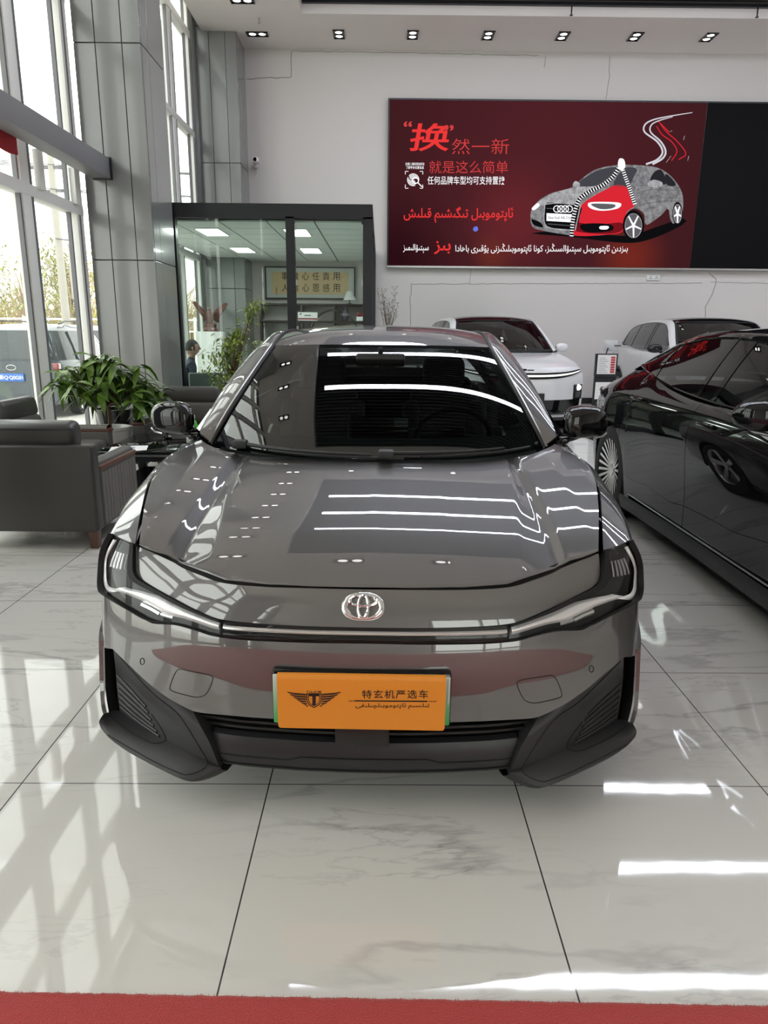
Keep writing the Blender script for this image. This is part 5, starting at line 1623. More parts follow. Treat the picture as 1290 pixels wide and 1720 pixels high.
bar_ = face_strip_on(fpt, suv, 'light_bar', M['piano'], -.98, .98, lambda k: .10-.06*abs(k)**3, lambda k: .215-.13*abs(k)**3, .006)
face_strip_on(fpt, suv, 'lit_strip', em('lit lamp strip', (1,1,.95), 1.15), -.96, .96, lambda k: .135-.075*abs(k)**3, lambda k: .172-.10*abs(k)**3, .012, bulge=.006)
face_strip_on(fpt, suv, 'lower_grille', M['gloss_black'], -.95, .95, lambda k: .60, lambda k: .88, .006)
face_strip_on(fpt, suv, 'lip_trim', M['satin'], -.8, .8, lambda k: .895, lambda k: .93, .010)
face_strip_on(fpt, suv, 'front_lip', M['clad_dark'], -.95, .95, lambda k: .93, lambda k: 1.0, .008)
for s in (1, -1):
    lo, hi = (.80, .985) if s > 0 else (-.985, -.80)
    h = face_strip_on(fpt, suv, 'headlight', M['piano'], lo, hi, lambda k: .33, lambda k: .60, .010, 12, 6)
    k = s*.89; P = fpt(k, .385, .02)
    MB().lathe([(0,-.012),(.03,-.010),(.042,0),(.045,.02)], tuple(P), 'y', 18).build('projector', em('lit projector', (1,1,1), 2.5), h)
    face_strip_on(fpt, suv, 'reflector', M['lampchrome'], lo+.04, hi-.03, lambda k: .46, lambda k: .57, .014, 8, 4)
P = fpt(0, .70, .03)
MB().box((-.24,P[1]-.01,.44),(.24,P[1]+.04,.60), bev=.008).build('plate_holder', M['clad_dark'], suv)
lg = MB(); P = fpt(0, .045, .004)
lg.box((-.085,P[1]-.004,P[2]-.012),(-.02,P[1]+.01,P[2]+.016), bev=.004).box((-.01,P[1]-.004,P[2]-.012),(.085,P[1]+.01,P[2]+.004), bev=.004)
lg.build('emblem', M['gloss_black'], suv)

# ---- pale grey SUV further right, charging flap open
suv2 = thing('suv', 'pale grey SUV behind the black saloon, its charging flap open', 'car', (5.28, 9.9, 0), radians(-3))
import copy
s2 = copy.deepcopy(sp_)
s2['paint'] = 'silver_paint'; s2['mirror_mat'] = 'gloss_black'; s2['roof_mat'] = 'gloss_black'
fpt, F_ = make_car(suv2, s2)
fl = MB().box((-.01,-.13,-.10),(.01,.13,.10), bev=.03)
Mx = Matrix.Translation((-1.10, 4.05, 1.20)) @ Matrix.Rotation(radians(70), 4, 'Z')
fl.v = [tuple(Mx @ Vector(v)) for v in fl.v]
fo = fl.build('charging_flap', M['silver_paint'], suv2)
MB().tube([(-.92,3.98,1.20),(-.98,3.99,1.20),(-1.04,4.02,1.20)], .012, 6).build('hinge', M['clad_dark'], fo)
face_strip_on(fpt, suv2, 'headlight', M['piano'], -.98, -.5, lambda k: .2, lambda k: .32, .006); face_strip_on(fpt, suv2, 'headlight', M['piano'], .5, .98, lambda k: .2, lambda k: .32, .006)
tag(MB().tube([(4.34,13.99,1.15),(4.20,13.8,.85),(4.12,13.3,.42),(4.0,12.6,.12),(3.9,12.2,.02),(3.9,11.9,.015)], .014, 8).build('charging_cable', M['rubber']), 'black charging cable hanging from the open flap of the pale SUV', 'cable')

# ---- price stand between the cars
st = thing('sign_stand', 'black price stand holding a white sheet with red print, beside the pale SUV', 'sign stand', (3.06, 9.9, 0), radians(6))
MB().box((-.16,-.16,0),(.16,.16,.018), bev=.006).build('base', M['frame_black'], st)
MB().box((-.15,-.014,.018),(.15,.014,.86)).build('post', M['frame_black'], st)
fr_b = MB().box((-.155,-.025,.86),(.155,.02,1.16), bev=.006).build('board', M['frame_black'], st)
MB().box((-.13,-.030,.89),(.13,-.0255,1.145)).build('sheet', M['paper'], fr_b, smooth=False)
MB().box((-.13,-.018,.55),(.13,-.0145,.78)).build('lower_sheet', M['paper'], st, smooth=False)
rd = MB()
for k in range(7): rd.box((.055,-.0318,.905+k*.032),(.115,-.0304,.930+k*.032))
rd.build('red_print', pm('red print', (.55,.04,.06), .6), fr_b, smooth=False)
gy = MB()
for k in range(9): gy.box((-.11,-.0318,.91+k*.024),(-.11+.13-.02*(k % 3),-.0304,.916+k*.024))
gy.build('print_line', pm('grey print', (.35,.33,.38), .6), fr_b, smooth=False)
# ================================================================== FURNITURE
def armchair(label, x, y, rz):
    t = thing('armchair', label, 'armchair', (x, y, 0), rz, 'grey leather armchairs round the black table')
    MB().box((-.43,-.42,.12),(.43,-.30,.70), bev=.022).build('back_panel', M['leather_dark'], t)
    MB().box((-.30,-.30,.14),(.30,.36,.30), bev=.02).build('seat_base', M['leather_dark'], t)
    MB().box((-.305,-.20,.29),(.305,.40,.46), bev=.05).build('seat_cushion', M['leather'], t)
    mx = Matrix.Translation((0,-.27,.44)) @ Matrix.Rotation(radians(-9), 4, 'X').inverted()
    MB().box((-.31,-.03,0),(.31,.13,.24), mx, bev=.05).build('back_cushion', M['leather'], t)
    hc = MB().box((-.315,-.06,.22),(.300,.12,.40), mx, bev=.05).build('head_cushion', M['leather_dark'], t)
    hp = [tuple(mx @ Vector(p)) for p in ((-.31,-.058,.375),(.31,-.058,.375))]
    MB().tube(hp, .004, 5).build('piping', M['rubber'], hc)
    for s in (-1, 1):
        a = MB().box((s*.305,-.30,.13),(s*.43,.40,.52), bev=.012).build('arm', M['leather'], t)
        q = MB()
        G = [[(s*.4315+s*(.004 if (j % 2) else 0), -.285+.665*j/16, z) for j in range(17)] for z in (.15,.33,.50)]
        q.grid(A_(G) if s < 0 else A_(G)); q.build('quilted_side', M['wicker'], a)
        MB().box((s*.318,-.30,.51),(s*.438,.41,.548), bev=.016).build('arm_trim', M['brown'], a)
        pd = MB(); G = []
        for yy in np.linspace(-.29, .39, 10):
            G.append([(s*(.365+.052*cos(k)), yy, .545+.035*sin(k)) for k in np.linspace(0, pi, 9)])
        pd.grid(A_(G)).build('arm_pad', M['leather'], a)
        for yy in (-.36, .33):
            lg = MB(); 
            lg.grid(A_([[(s*.38+dx*k, yy+dy*k, z) for dx, dy in ((-.034,-.034),(.034,-.034),(.034,.034),(-.034,.034))] for z, k in ((0,.75),(.13,1.0))]), wrap_u=True)
            lg.add([(s*.38+dx*.75, yy+dy*.75, 0) for dx, dy in ((-.034,-.034),(.034,-.034),(.034,.034),(-.034,.034))], [(0,1,2,3)])
            lg.build('leg', M['wood_leg'], t)
    return t
armchair('grey armchair in front, its plain back turned to the camera', -2.29, 4.98, 0)
armchair('dark armchair against the window, behind the front armchair', -2.88, 6.18, -pi/2)
armchair('grey armchair facing the camera behind the black mirror of the sedan', -2.02, 7.42, pi+.04)

tb = thing('coffee_table', 'low black glass table between the armchairs', 'table', (-1.93, 6.38, 0))
MB().box((-.42,-.55,.425),(.42,.55,.45), bev=.006).build('table_top', M['gloss_black'], tb)
MB().box((-.40,-.53,.405),(.40,.53,.425)).build('top_rail', M['satin'], tb, smooth=False)
MB().box((-.38,-.50,.36),(.38,.50,.405)).build('apron', M['frame_black'], tb, smooth=False)
for sx in (-1, 1):
    for sy_ in (-1, 1):
        MB().box((sx*.37-.03,sy_*.48-.03,0),(sx*.37+.03,sy_*.48+.03,.36), bev=.004).build('leg', M['frame_black'], tb)
MB().box((-.36,-.46,.12),(.36,.46,.14)).build('lower_shelf', M['glass_dark'], tb, smooth=False)
pp = MB().grid(A_([[(x, y, .4515+.004*sin(9*x+5*y)) for x in np.linspace(-.13, .13, 8)] for y in np.linspace(-.11, .11, 8)]))
p_o = shell(A_([[(x, y, .4535+.003*sin(12*x+7*y)) for x in np.linspace(-.15, .15, 8)] for y in np.linspace(-.13, .13, 8)]), .0012).build('leaflet', M['paper'])
p_o.location = (-2.12, 5.98, 0); p_o.rotation_euler = (0,0,.25)
tag(p_o, 'white leaflet lying on the near edge of the black table', 'paper')
lt = MB()
for k in range(3): lt.box((-.07,-.02+k*.03,.4575),(.05,-.012+k*.03,.4580))
lt.build('print_line', pm('print blue', (.2,.22,.32), .7), p_o, smooth=False)
gb = thing('spray_bottle', 'bright green bottle behind the black door mirror', 'bottle', (-1.73, 6.62, .45))
MB().lathe([(0,0),(.034,0),(.036,.01),(.036,.12),(.03,.15),(.014,.17),(.014,.19)], n=20).build('bottle', pm('green plastic', (.10,.62,.06), .35), gb)
MB().lathe([(.0165,.185),(.0165,.215),(0,.217)], n=16).build('cap', M['white_gloss'], gb)
kh = thing('tissue_holder', 'small dark ornament standing on the black table', 'ornament', (-1.98, 6.62, .45))
MB().lathe([(0,0),(.04,0),(.045,.012),(.02,.03),(.012,.09),(.022,.12),(.010,.15),(0,.155)], n=18).build('body', M['gloss_black'], kh)
fb = tag(MB().box((-1.72,6.30,.45),(-1.56,6.42,.53), bev=.008).build('tissue_box', M['white_gloss']), 'white tissue box on the black table beside the sedan', 'box')
MB().box((-1.68,6.33,.53),(-1.60,6.39,.533)).build('slot', M['gap'], fb, smooth=False)

# ================================================================== PLANTS
def leaf_into(mb, base, d, L, W, up, droop, rnd):
    d = A_(d, float); d /= np.linalg.norm(d)
    s = np.cross(d, up); n_ = np.linalg.norm(s)
    s = s/n_ if n_ > 1e-3 else A_((1.,0,0))
    nrm = np.cross(s, d)
    rows = []
    for t, w in ((0,.06),(.2,.75),(.45,1.0),(.75,.66),(1.0,.02)):
        c = A_(base)+d*L*t+A_((0,0,-1.))*droop*L*t*t
        rows.append([c-s*W/2*w+nrm*W*.12*w, c, c+s*W/2*w+nrm*W*.12*w])
    mb.grid(A_(rows))
def plant_pot(parent, r0, r1, h, mat):
    MB().lathe([(0,0),(r0*.96,0),(r0,.01),(r1,h-.03),(r1+.012,h-.025),(r1+.012,h),(r1-.012,h),(r1-.02,h-.05)], n=32).build('pot', mat, parent)
    MB().lathe([(0,h-.05),(r1-.016,h-.055)], n=24).build('soil', M['soil'], parent)
rnd = random.Random(5)
pl = thing('potted_plant', 'leafy broad-leaved potted plant by the window in front of the grey pillar', 'plant', (-2.66, 7.02, 0))
plant_pot(pl, .15, .20, .50, M['white_gloss'])
tr = MB().tube([(0,0,.44),(.01,0,.6),(-.01,.01,.78)], [.02,.018,.015], 8)
fol = MB()
tips = []
for k in range(54):
    a = rnd.uniform(0, 2*pi); r = sqrt(rnd.random())
    tx, ty = cos(a)*r*.50+.02, sin(a)*r*.34
    tz_ = .84 + .38*(1-r*r)*rnd.uniform(.25,1) + rnd.uniform(-.14,.10) - .06*(tx > .2) + .07*(tx < -.1)
    tips.append((tx, ty, tz_))
    tr.tube([(-.0,.0,.70),(tx*.5,ty*.5,.74+.4*(tz_-.7)),(tx,ty,tz_)], [.010,.007,.004], 5)
    for j in range(rnd.randint(7, 10)):
        b_ = rnd.uniform(0, 2*pi); el = rnd.uniform(-.75, .45)
        dd = (cos(b_)*cos(el), sin(b_)*cos(el), sin(el))
        leaf_into(fol, (tx+rnd.uniform(-.03,.03), ty+rnd.uniform(-.03,.03), tz_+rnd.uniform(-.05,.02)), dd, rnd.uniform(.15,.23), rnd.uniform(.055,.08), A_((rnd.uniform(-.3,.3),rnd.uniform(-.3,.3),1.)), rnd.uniform(.2,.7), rnd)
tr.build('stem', M['bark'], pl); fol.build('foliage', M['leaf'], pl, ang=60)
bp_ = thing('black_planter', 'empty black planter behind the white plant pot', 'planter', (-2.86, 7.75, 0))
MB().lathe([(0,0),(.12,0),(.20,.58),(.21,.60),(.185,.60),(.17,.5),(0,.5)], n=28).build('pot', M['gloss_black'], bp_)

fc = thing('potted_tree', 'bright green small-leaved tree in front of the glass office', 'plant', (-1.86, 9.05, 0))
plant_pot(fc, .16, .21, .36, M['white_gloss'])
tr = MB().tube([(0,0,.32),(.02,.01,.7),(-.01,.0,1.0)], [.022,.018,.012], 8); fol = MB()
rnd = random.Random(11)
for k in range(70):
    a = rnd.uniform(0, 2*pi); r = sqrt(rnd.random()); z = rnd.uniform(.60, 1.42)
    wd = .38*max(.15, 1-abs((z-.98)/.5)**2.2)
    c = (cos(a)*r*wd+.03+.10*(z-.9), sin(a)*r*wd*.8, z)
    if k < 10:
        z = rnd.uniform(1.35, 1.84); c = (.06+.34*(z-1.3)/.5+rnd.uniform(-.05,.05), rnd.uniform(-.06,.06), z)
    tr.tube([(0,0,.55+.3*rnd.random()),(c[0]*.5,c[1]*.5,(c[2]+.8)/2),c], [.006,.004,.002], 4)
    for j in range(16):
        b_ = rnd.uniform(0, 2*pi); el = rnd.uniform(-1.0,.6)
        leaf_into(fol, A_(c)+A_([rnd.uniform(-.075,.075) for _ in range(3)]), (cos(b_)*cos(el), sin(b_)*cos(el), sin(el)), rnd.uniform(.055,.085), rnd.uniform(.02,.03), A_((rnd.uniform(-.4,.4),rnd.uniform(-.4,.4),1.)), .3, rnd)
tr.build('stem', M['bark'], fc); fol.build('foliage', M['leaf2'], fc, ang=60)

vb = thing('branch_vase', 'tall vase of thin budding branches against the white wall', 'vase', (.13, 12.5, 0))
MB().lathe([(0,0),(.13,0),(.16,.3),(.15,.8),(.09,1.15),(.085,1.3),(.10,1.36),(.08,1.36),(.07,1.28),(0,1.2)], n=28).build('vase', M['wood_dark'], vb)
rnd = random.Random(3); tw = MB(); bud = MB()
for k in range(15):
    a = rnd.uniform(0, 2*pi); sp_r = rnd.uniform(.05,.27); h = rnd.uniform(1.72, 2.12)
    P = [(.0,.0,1.25),(cos(a)*sp_r*.4, sin(a)*sp_r*.3, 1.55),(cos(a)*sp_r, sin(a)*sp_r*.6, h)]
    Q = cat(P, 9); Q += A_([[rnd.uniform(-.012,.012) for _ in range(3)] for _ in Q]); tw.tube(Q, np.linspace(.006,.002,9), 5)
    for q in Q[4:]:
        for j in range(2):
            b_ = rnd.uniform(0, 2*pi); e = q+A_((cos(b_)*.05, sin(b_)*.05, rnd.uniform(.02,.06)))
            tw.tube([q, e], [.002,.0012], 4)
            leaf_into(bud, e, (cos(b_), sin(b_), .6), .035, .018, A_((0,0,1.)), .1, rnd)
tw.build('twig', M['bark'], vb); bud.build('bud', pm('olive bud', (.10,.11,.03), .6), vb)

# ================================================================== RED CARPET
def carpet_mat():
    m = pm('red carpet pile', (.33,.016,.014), .95, sheen=.3)
    nt = m.node_tree; N = nt.nodes; L = nt.links; b = N['Principled BSDF']
    tc = N.new('ShaderNodeTexCoord')
    n = N.new('ShaderNodeTexNoise'); n.inputs['Scale'].default_value = 260; n.inputs['Detail'].default_value = 3
    L.new(tc.outputs['Object'], n.inputs['Vector'])
    r = N.new('ShaderNodeValToRGB'); r.color_ramp.elements[0].color = (.34,.018,.016,1); r.color_ramp.elements[1].color = (.60,.040,.032,1)
    L.new(n.outputs['Fac'], r.inputs['Fac']); L.new(r.outputs['Color'], b.inputs['Base Color'])
    bp = N.new('ShaderNodeBump'); bp.inputs['Strength'].default_value = .8; bp.inputs['Distance'].default_value = .004
    L.new(n.outputs['Fac'], bp.inputs['Height']); L.new(bp.outputs['Normal'], b.inputs['Normal'])
    return m
M['carpet'] = carpet_mat()
ce = lambda x: 1.262-.017*x
cp = MB(); xs = np.linspace(-2.4, 2.4, 300); rnd = random.Random(8)
edge = [ce(x)+rnd.uniform(-.0015,.0015) for x in xs]
cp.grid(A_([[(x, -2.0, .001) for x in xs], [(x, -2.0, .012) for x in xs], [(x, .9, .012) for x in xs], [(x, e-.012, .012) for x, e in zip(xs, edge)], [(x, e-.003, .009) for x, e in zip(xs, edge)], [(x, e, .001) for x, e in zip(xs, edge)]]))
co = cp.build('carpet', M['carpet'], ang=80)
tag(co, 'red carpet lying across the bottom of the picture', 'carpet')
tf = MB()
for k in range(3000):
    x = rnd.uniform(-1.1, 1.1); y = ce(x)-.004-abs(rnd.gauss(0,.012)); z = .011
    a = rnd.uniform(-1.2, 1.2); h = rnd.uniform(.003,.0065)
    dx, dy = sin(a)*h*.7, cos(a)*h*.6
    tf.add([(x-.0009, y, z-.004), (x+.0009, y, z-.004), (x+dx, y+dy, z+h*.5)], [(0,1,2)])
tag(tf.build('pile_tuft', M['carpet'], co, smooth=False, weld=False), kind='stuff')
# ================================================================== GLASS OFFICE
OY = 9.50
M['office_wall'] = pm('office wall', (.55,.56,.54), .6)
mb = MB()
for x0, x1 in ((-3.3,-2.57),(-1.20,-1.09),(-.235,-.115)): mb.box((x0, OY, 0), (x1, OY+.10, 2.80))
mb.box((-3.3, OY, 2.78), (-.115, OY+.10, 2.95)); mb.box((-3.3, OY, 0), (-.115, OY+.10, .10))
mb.box((-.235, OY+.1, 2.78), (-.115, 15, 2.95)); mb.box((-.235, OY+.1, 0), (-.115, 15, .10))
for y in (11.2, 12.9, 14.86): mb.box((-.235, y, 0), (-.115, y+.10, 2.80))
of = struct(mb.build('partition_office', M['frame_black'], smooth=False), 'charcoal framed glass office in front of the back wall')
struct(MB().box((-2.57, OY+.045, .10), (-1.20, OY+.052, 2.78)).build('pane', M['glass_office'], of, smooth=False))
struct(MB().box((-1.09, OY+.045, .10), (-.235, OY+.052, 2.78)).build('pane', M['glass_office'], of, smooth=False))
for y0, y1 in ((OY+.1, 11.2), (11.3, 12.9), (13.0, 14.86)):
    struct(MB().box((-.18, y0, .10), (-.173, y1, 2.78)).build('pane', M['glass_office'], of, smooth=False))
hg = MB()
for z in (2.68, 2.02, 1.45):
    for x in (-1.085, -.255): hg.box((x, OY-.006, z-.035), (x+.02, OY+.04, z+.035))
struct(hg.build('hinge', M['satin'], of, smooth=False))
# grid ceiling
cg = MB()
for i in range(5):
    for j in range(9):
        x0, y0 = -3.25+.6*i, 9.62+.6*j
        x1, y1 = min(x0+.6, -.24), min(y0+.6, 14.95)
        cg.box((x0+.011, y0+.011, 2.752), (x1-.011, y1-.011, 2.77))
cg = struct(cg.build('ceiling_office', pm('ceiling tile', (.70,.73,.71), .7), smooth=False))
struct(MB().box((-3.3, 9.6, 2.77), (-.2, 15, 2.79)).build('ceiling_office_back', M['seam'], cg, smooth=False))
for (x, y), w in zip(((-2.36,10.62),(-1.17,10.60),(-2.36,12.9),(-1.20,12.9)), ('nearest the left corner','right of the middle frame, near the glass','left, further back in the office','right, further back in the office')):
    t = thing('panel_light', 'square ceiling panel light in the office, '+w, 'light', (x, y, 2.745), group='office panel lights')
    MB().box((-.15,-.34,-.004),(.15,.34,.004)).build('diffuser', M['panel_light'], t, smooth=False)
    MB().box((-.165,-.355,-.002),(.165,.355,.006)).build('frame', M['white_gloss'], t, smooth=False)

# calligraphy on the back wall
cf = thing('framed_calligraphy', 'framed calligraphy scroll of two lines on the office wall', 'picture', (-1.42, 14.96, 2.35))
fr = MB()
for a, b_ in (((-.90,-.31),(.90,-.285)),((-.90,.285),(.90,.31)),((-.90,-.31),(-.875,.31)),((.875,-.31),(.90,.31))):
    fr.box((a[0],-.03,a[1]),(b_[0],.03,b_[1]))
fr.build('frame', M['frame_black'], cf, smooth=False)
MB().box((-.88,-.005,-.29),(.88,.03,.29)).build('mount', pm('mount paper', (.62,.64,.60), .7), cf, smooth=False)
sc_ = MB().box((-.765,-.012,-.215),(.76,-.004,.205)).build('scroll', pm('tan silk', (.72,.54,.32), .7), cf, smooth=False)
INK = pm('calligraphy ink', (.004,.004,.004), .9, spec=.1)
for row, z in (('事做心任責用', .055), ('人做心恩感用', -.165)):
    for k, ch in enumerate(row):
        x = -.57+k*.205
        write('calligraphy', ch, (x, -.0135, z), (1,0,0), (0,0,1), .135, .15, INK, sc_, bold=0, shear=0)
write('calligraphy', '甲辰年书', (-.69,-.0135,-.09), (0,0,-1), (1,0,0), .14, .028, INK, sc_, bold=.01)
MB().box((.63,-.0135,.10),(.645,-.0125,.115)).build('seal', M['red_lens'], sc_, smooth=False)

# shelf unit
sh = thing('display_shelf', 'dark wooden display shelf with a round moon opening in the office', 'shelf', (-1.35, 14.62, 0))
def board(a, b_): MB().box(a, b_, bev=.004).build('board', M['wood_dark'], sh)
for z in (.06, .85, 1.24, 1.60, 1.92): board((-1.02,-.17,z-.02),(1.02,.17,z+.02))
for x in (-1.0, -.34, -.20, .43, 1.0): board((x-.02,-.17,0),(x+.02,.17,1.92))
MB().box((-1.0,.16,0),(1.0,.175,1.92)).build('back_board', pm('pale back', (.50,.48,.46), .7), sh, smooth=False)
MB().tube([(.43+.46*cos(a), -.15, 1.36+.46*sin(a)) for a in np.linspace(0, 2*pi, 48, endpoint=False)], .022, 6, closed=True).build('moon_ring', M['wood_dark'], sh)
bx = thing('boxed_set', 'white and red cardboard box on the dark shelf', 'box', (-1.43, 14.47, 1.62))
MB().box((-.19,-.05,0),(.19,.05,.155)).build('box', M['paper'], bx, smooth=False)
MB().box((-.191,-.051,.018),(.191,.051,.045)).build('red_band', M['red_lens'], bx, smooth=False)
tx = MB()
for k in range(4): tx.box((-.06+k*.032,-.0525,.085),(-.036+k*.032,-.051,.105))
tx.box((-.155,-.0525,.11),(-.12,-.051,.13)); tx.build('print', INK, bx, smooth=False)
vs = thing('vase', 'small dark patterned vase on the right of the shelf', 'vase', (-.70, 14.47, 1.62))
MB().lathe([(0,0),(.045,0),(.05,.02),(.075,.08),(.075,.15),(.05,.20),(.035,.22),(.045,.26),(.04,.26),(.03,.22),(0,.2)], n=24).build('body', pm('dark glaze', (.03,.03,.04), .25), vs)
MB().lathe([(.0765,.10),(.0765,.135)], n=24).build('pattern_band', pm('pale glaze', (.25,.25,.28), .4), vs)
bk = tag(MB().box((-.48,14.40,1.62),(-.32,14.56,1.70), bev=.004).build('white_box', M['paper']), 'flat white box on the right end of the shelf', 'box')
rb = tag(MB().box((-.47,14.42,1.701),(-.38,14.54,1.775), bev=.004).build('red_box', M['red_lens']), 'small red box on the flat white box on the shelf', 'box')
lp = thing('table_lamp', 'small lamp with a pale shade on top of the dark shelf', 'lamp', (-.62, 14.6, 1.94))
MB().lathe([(0,0),(.06,0),(.06,.012),(.012,.02),(.012,.10)], n=16).build('stand', M['frame_black'], lp)
MB().lathe([(.13,.07),(.055,.24),(.05,.24),(.125,.07)], n=24).build('lamp_shade', M['white_gloss'], lp)

# eagle on a plinth
pd = tag(MB().box((-3.22,12.82,0),(-2.78,13.22,1.40), bev=.006).build('plinth', M['white_gloss']), 'white plinth under the carved eagle in the office', 'plinth')
eg = thing('eagle_carving', 'red brown carved eagle with raised wings on a white plinth', 'sculpture', (-3.0, 13.0, 1.40))
mb = MB().lathe([(0,0),(.12,0),(.13,.03),(.10,.07),(.11,.12),(.06,.15),(0,.16)], n=14); mb.build('rock', M['eagle'], eg)
bd = MB(); bd.tube([(0,.02,.12),(0,.0,.20),(0,-.03,.27),(0,-.05,.32),(0,-.055,.36),(0,-.075,.385),(0,-.11,.375),(0,-.125,.355)], [.03,.062,.07,.05,.036,.034,.016,.003], 12)
bd.build('body', M['eagle'], eg)
for s in (-1, 1):
    wg_ = MB()
    for k in range(9):
        t = k/8
        root_ = A_((s*(.04+.10*t), .0, .27+.07*t)); tip = A_((s*(.13+.15*t), .05, .17+.30*t**.7+ (.02 if s < 0 else 0)))
        d_ = tip-root_; nn_ = np.cross(d_, A_((0,1.,0))); nn_ /= np.linalg.norm(nn_)
        w_ = .05
        wg_.prism([root_-nn_*w_, root_+nn_*w_, tip+nn_*w_*.6, tip+d_*.12, tip-nn_*w_*.6], (0,.012,0))
    wg_.tube([(s*.03,0,.26),(s*.12,0,.33),(s*.15,.02,.36)], [.04,.03,.018], 8)
    wg_.build('wing', M['eagle'], eg)
tl_ = MB()
for k in range(-2, 3): tl_.prism([(k*.012-.012,.03,.16),(k*.012+.012,.03,.16),(k*.03+.014,.10,.03),(k*.03-.014,.10,.03)], (0,.008,0))
tl_.build('tail', M['eagle'], eg)

# seated person inside the office, seen through the glass
def skin_body(name, V, E, R, mat, parent, sub=2):
    me = bpy.data.meshes.new(name); me.from_pydata(V, E, []); o = bpy.data.objects.new(name, me); COL.objects.link(o)
    md = o.modifiers.new('skin', 'SKIN')
    for i, r in enumerate(R):
        me.skin_vertices[0].data[i].radius = (r, r) if np.isscalar(r) else r
    me.skin_vertices[0].data[0].use_root = True
    s = o.modifiers.new('sub', 'SUBSURF'); s.levels = sub; s.render_levels = sub
    bpy.context.view_layer.update()
    m2 = bpy.data.meshes.new_from_object(o.evaluated_get(bpy.context.evaluated_depsgraph_get()))
    bpy.data.objects.remove(o)
    m2.materials.clear(); m2.materials.append(mat)
    m2.polygons.foreach_set('use_smooth', [True]*len(m2.polygons))
    return link(bpy.data.objects.new(name, m2), parent)
pr = thing('person', 'dark haired person in a dark shirt seated inside the glass office', 'person', (-2.84, 10.95, 0), radians(110))
# faces local -y; seated with hands resting on the thighs
V = [(0,.02,.50),(0,.03,.66),(0,.03,.80),(0,.02,.94),(0,.0,1.0),(0,-.02,1.06),
     (-.17,.02,.93),(-.20,-.02,.70),(-.12,-.24,.62),(.17,.02,.93),(.20,-.02,.70),(.12,-.24,.62),
     (-.10,-.02,.50),(-.11,-.40,.50),(-.11,-.40,.12),(-.11,-.52,.06),(.10,-.02,.50),(.11,-.40,.50),(.11,-.40,.12),(.11,-.52,.06)]
Ed = [(0,1),(1,2),(2,3),(3,4),(4,5),(3,6),(6,7),(7,8),(3,9),(9,10),(10,11),(0,12),(12,13),(13,14),(14,15),(0,16),(16,17),(17,18),(18,19)]
Rr = [(.15,.11),(.14,.10),(.16,.11),(.15,.09),.055,.05,.062,.048,.034,.062,.048,.034,.09,.075,.05,.04,.09,.075,.05,.04]
body = skin_body('body', V, Ed, Rr, M['cloth'], pr)
hd = MB()
G = []
for v in np.linspace(0, pi, 18):
    G.append([(.078*sin(v)*cos(u)*(1-.10*(cos(v) < 0)*abs(cos(v))), -.03+.098*sin(v)*sin(u)-.012*cos(v), 1.16+.118*cos(v)) for u in np.linspace(0, 2*pi, 24, endpoint=False)])
hd.grid(A_(G), wrap_u=True)
hd.tube([(0,-.005,1.0),(0,-.01,1.08)], .052, 12)
hd.tube([(0,-.118,1.185),(0,-.140,1.150),(0,-.122,1.140)], [.008,.016,.010], 8)
for s in (-1, 1): hd.tube([(s*.076,-.02,1.18),(s*.088,-.015,1.165),(s*.078,-.025,1.13)], [.012,.016,.010], 6)
face = hd.build('head', M['skin'], pr)
fe = MB()
for s in (-1, 1): fe.lathe([(0,-.012),(.010,-.008),(.012,0)], (s*.032,-.116,1.172), 'y', 10).box((s*.032-.018,-.124,1.190),(s*.032+.018,-.114,1.196))
fe.box((-.022,-.126,1.103),(.022,-.112,1.109)); fe.build('facial_feature', M['hair'], face)
G = []
for v in np.linspace(0, pi*.62, 12):
    G.append([(.086*sin(v)*cos(u), -.018+.106*sin(v)*sin(u), 1.172+.120*cos(v)) for u in np.linspace(-.35, pi+.35, 24)])
hr = MB().grid(A_(G)); G = []
for v in np.linspace(0, pi*.36, 8):
    G.append([(.086*sin(v)*cos(u), -.020+.106*sin(v)*sin(u), 1.172+.120*cos(v)) for u in np.linspace(0, 2*pi, 30, endpoint=False)])
hr.grid(A_(G), wrap_u=True); hr.build('hair', M['hair'], pr)
for s in (-1, 1):
    h = (s*.12,-.24,.62); f_ = MB()
    f_.tube([(s*.12,-.22,.622),(s*.112,-.30,.612)], [.030,.036], 10)
    for k in range(4):
        x = s*.112+(-.027+.018*k); f_.tube([(x,-.295,.612),(x,-.335-.008*(k in (1,2)),.608),(x,-.362-.010*(k in (1,2)),.596)], [.0095,.009,.007], 8)
    f_.tube([(s*.112-s*.03,-.25,.615),(s*.112-s*.055,-.285,.607),(s*.112-s*.052,-.31,.602)], [.011,.010,.008], 8)
    f_.build('hand', M['skin'], pr)
chn = thing('office_chair', 'chair under the seated person in the office', 'chair', (-2.84, 10.95, 0), radians(110))
MB().box((-.24,-.24,.38),(.24,.24,.43), bev=.02).build('seat', M['frame_black'], chn); MB().box((-.23,.20,.44),(.23,.24,.84), bev=.015).build('backrest', M['frame_black'], chn)
for sx in (-.2, .2):
    for sy_ in (-.2, .2): MB().tube([(sx,sy_,0),(sx,sy_,.38)], .014, 8).build('leg', M['satin'], chn)
vc = thing('visitor_chair', 'pale green grey chair back behind the office glass, beside the small-leaved tree', 'chair', (-2.46, 10.2, 0), radians(15))
MB().box((-.24,-.22,.38),(.24,.24,.44), bev=.03).build('seat', M['office_wall'], vc); MB().box((-.23,-.25,.45),(.23,-.20,.86), bev=.024).build('backrest', pm('green grey shell', (.16,.20,.18), .5), vc)
for sx in (-.2, .2):
    for sy_ in (-.2, .2): MB().tube([(sx,sy_,0),(sx*.9,sy_*.9,.38)], .012, 8).build('leg', M['satin'], vc)

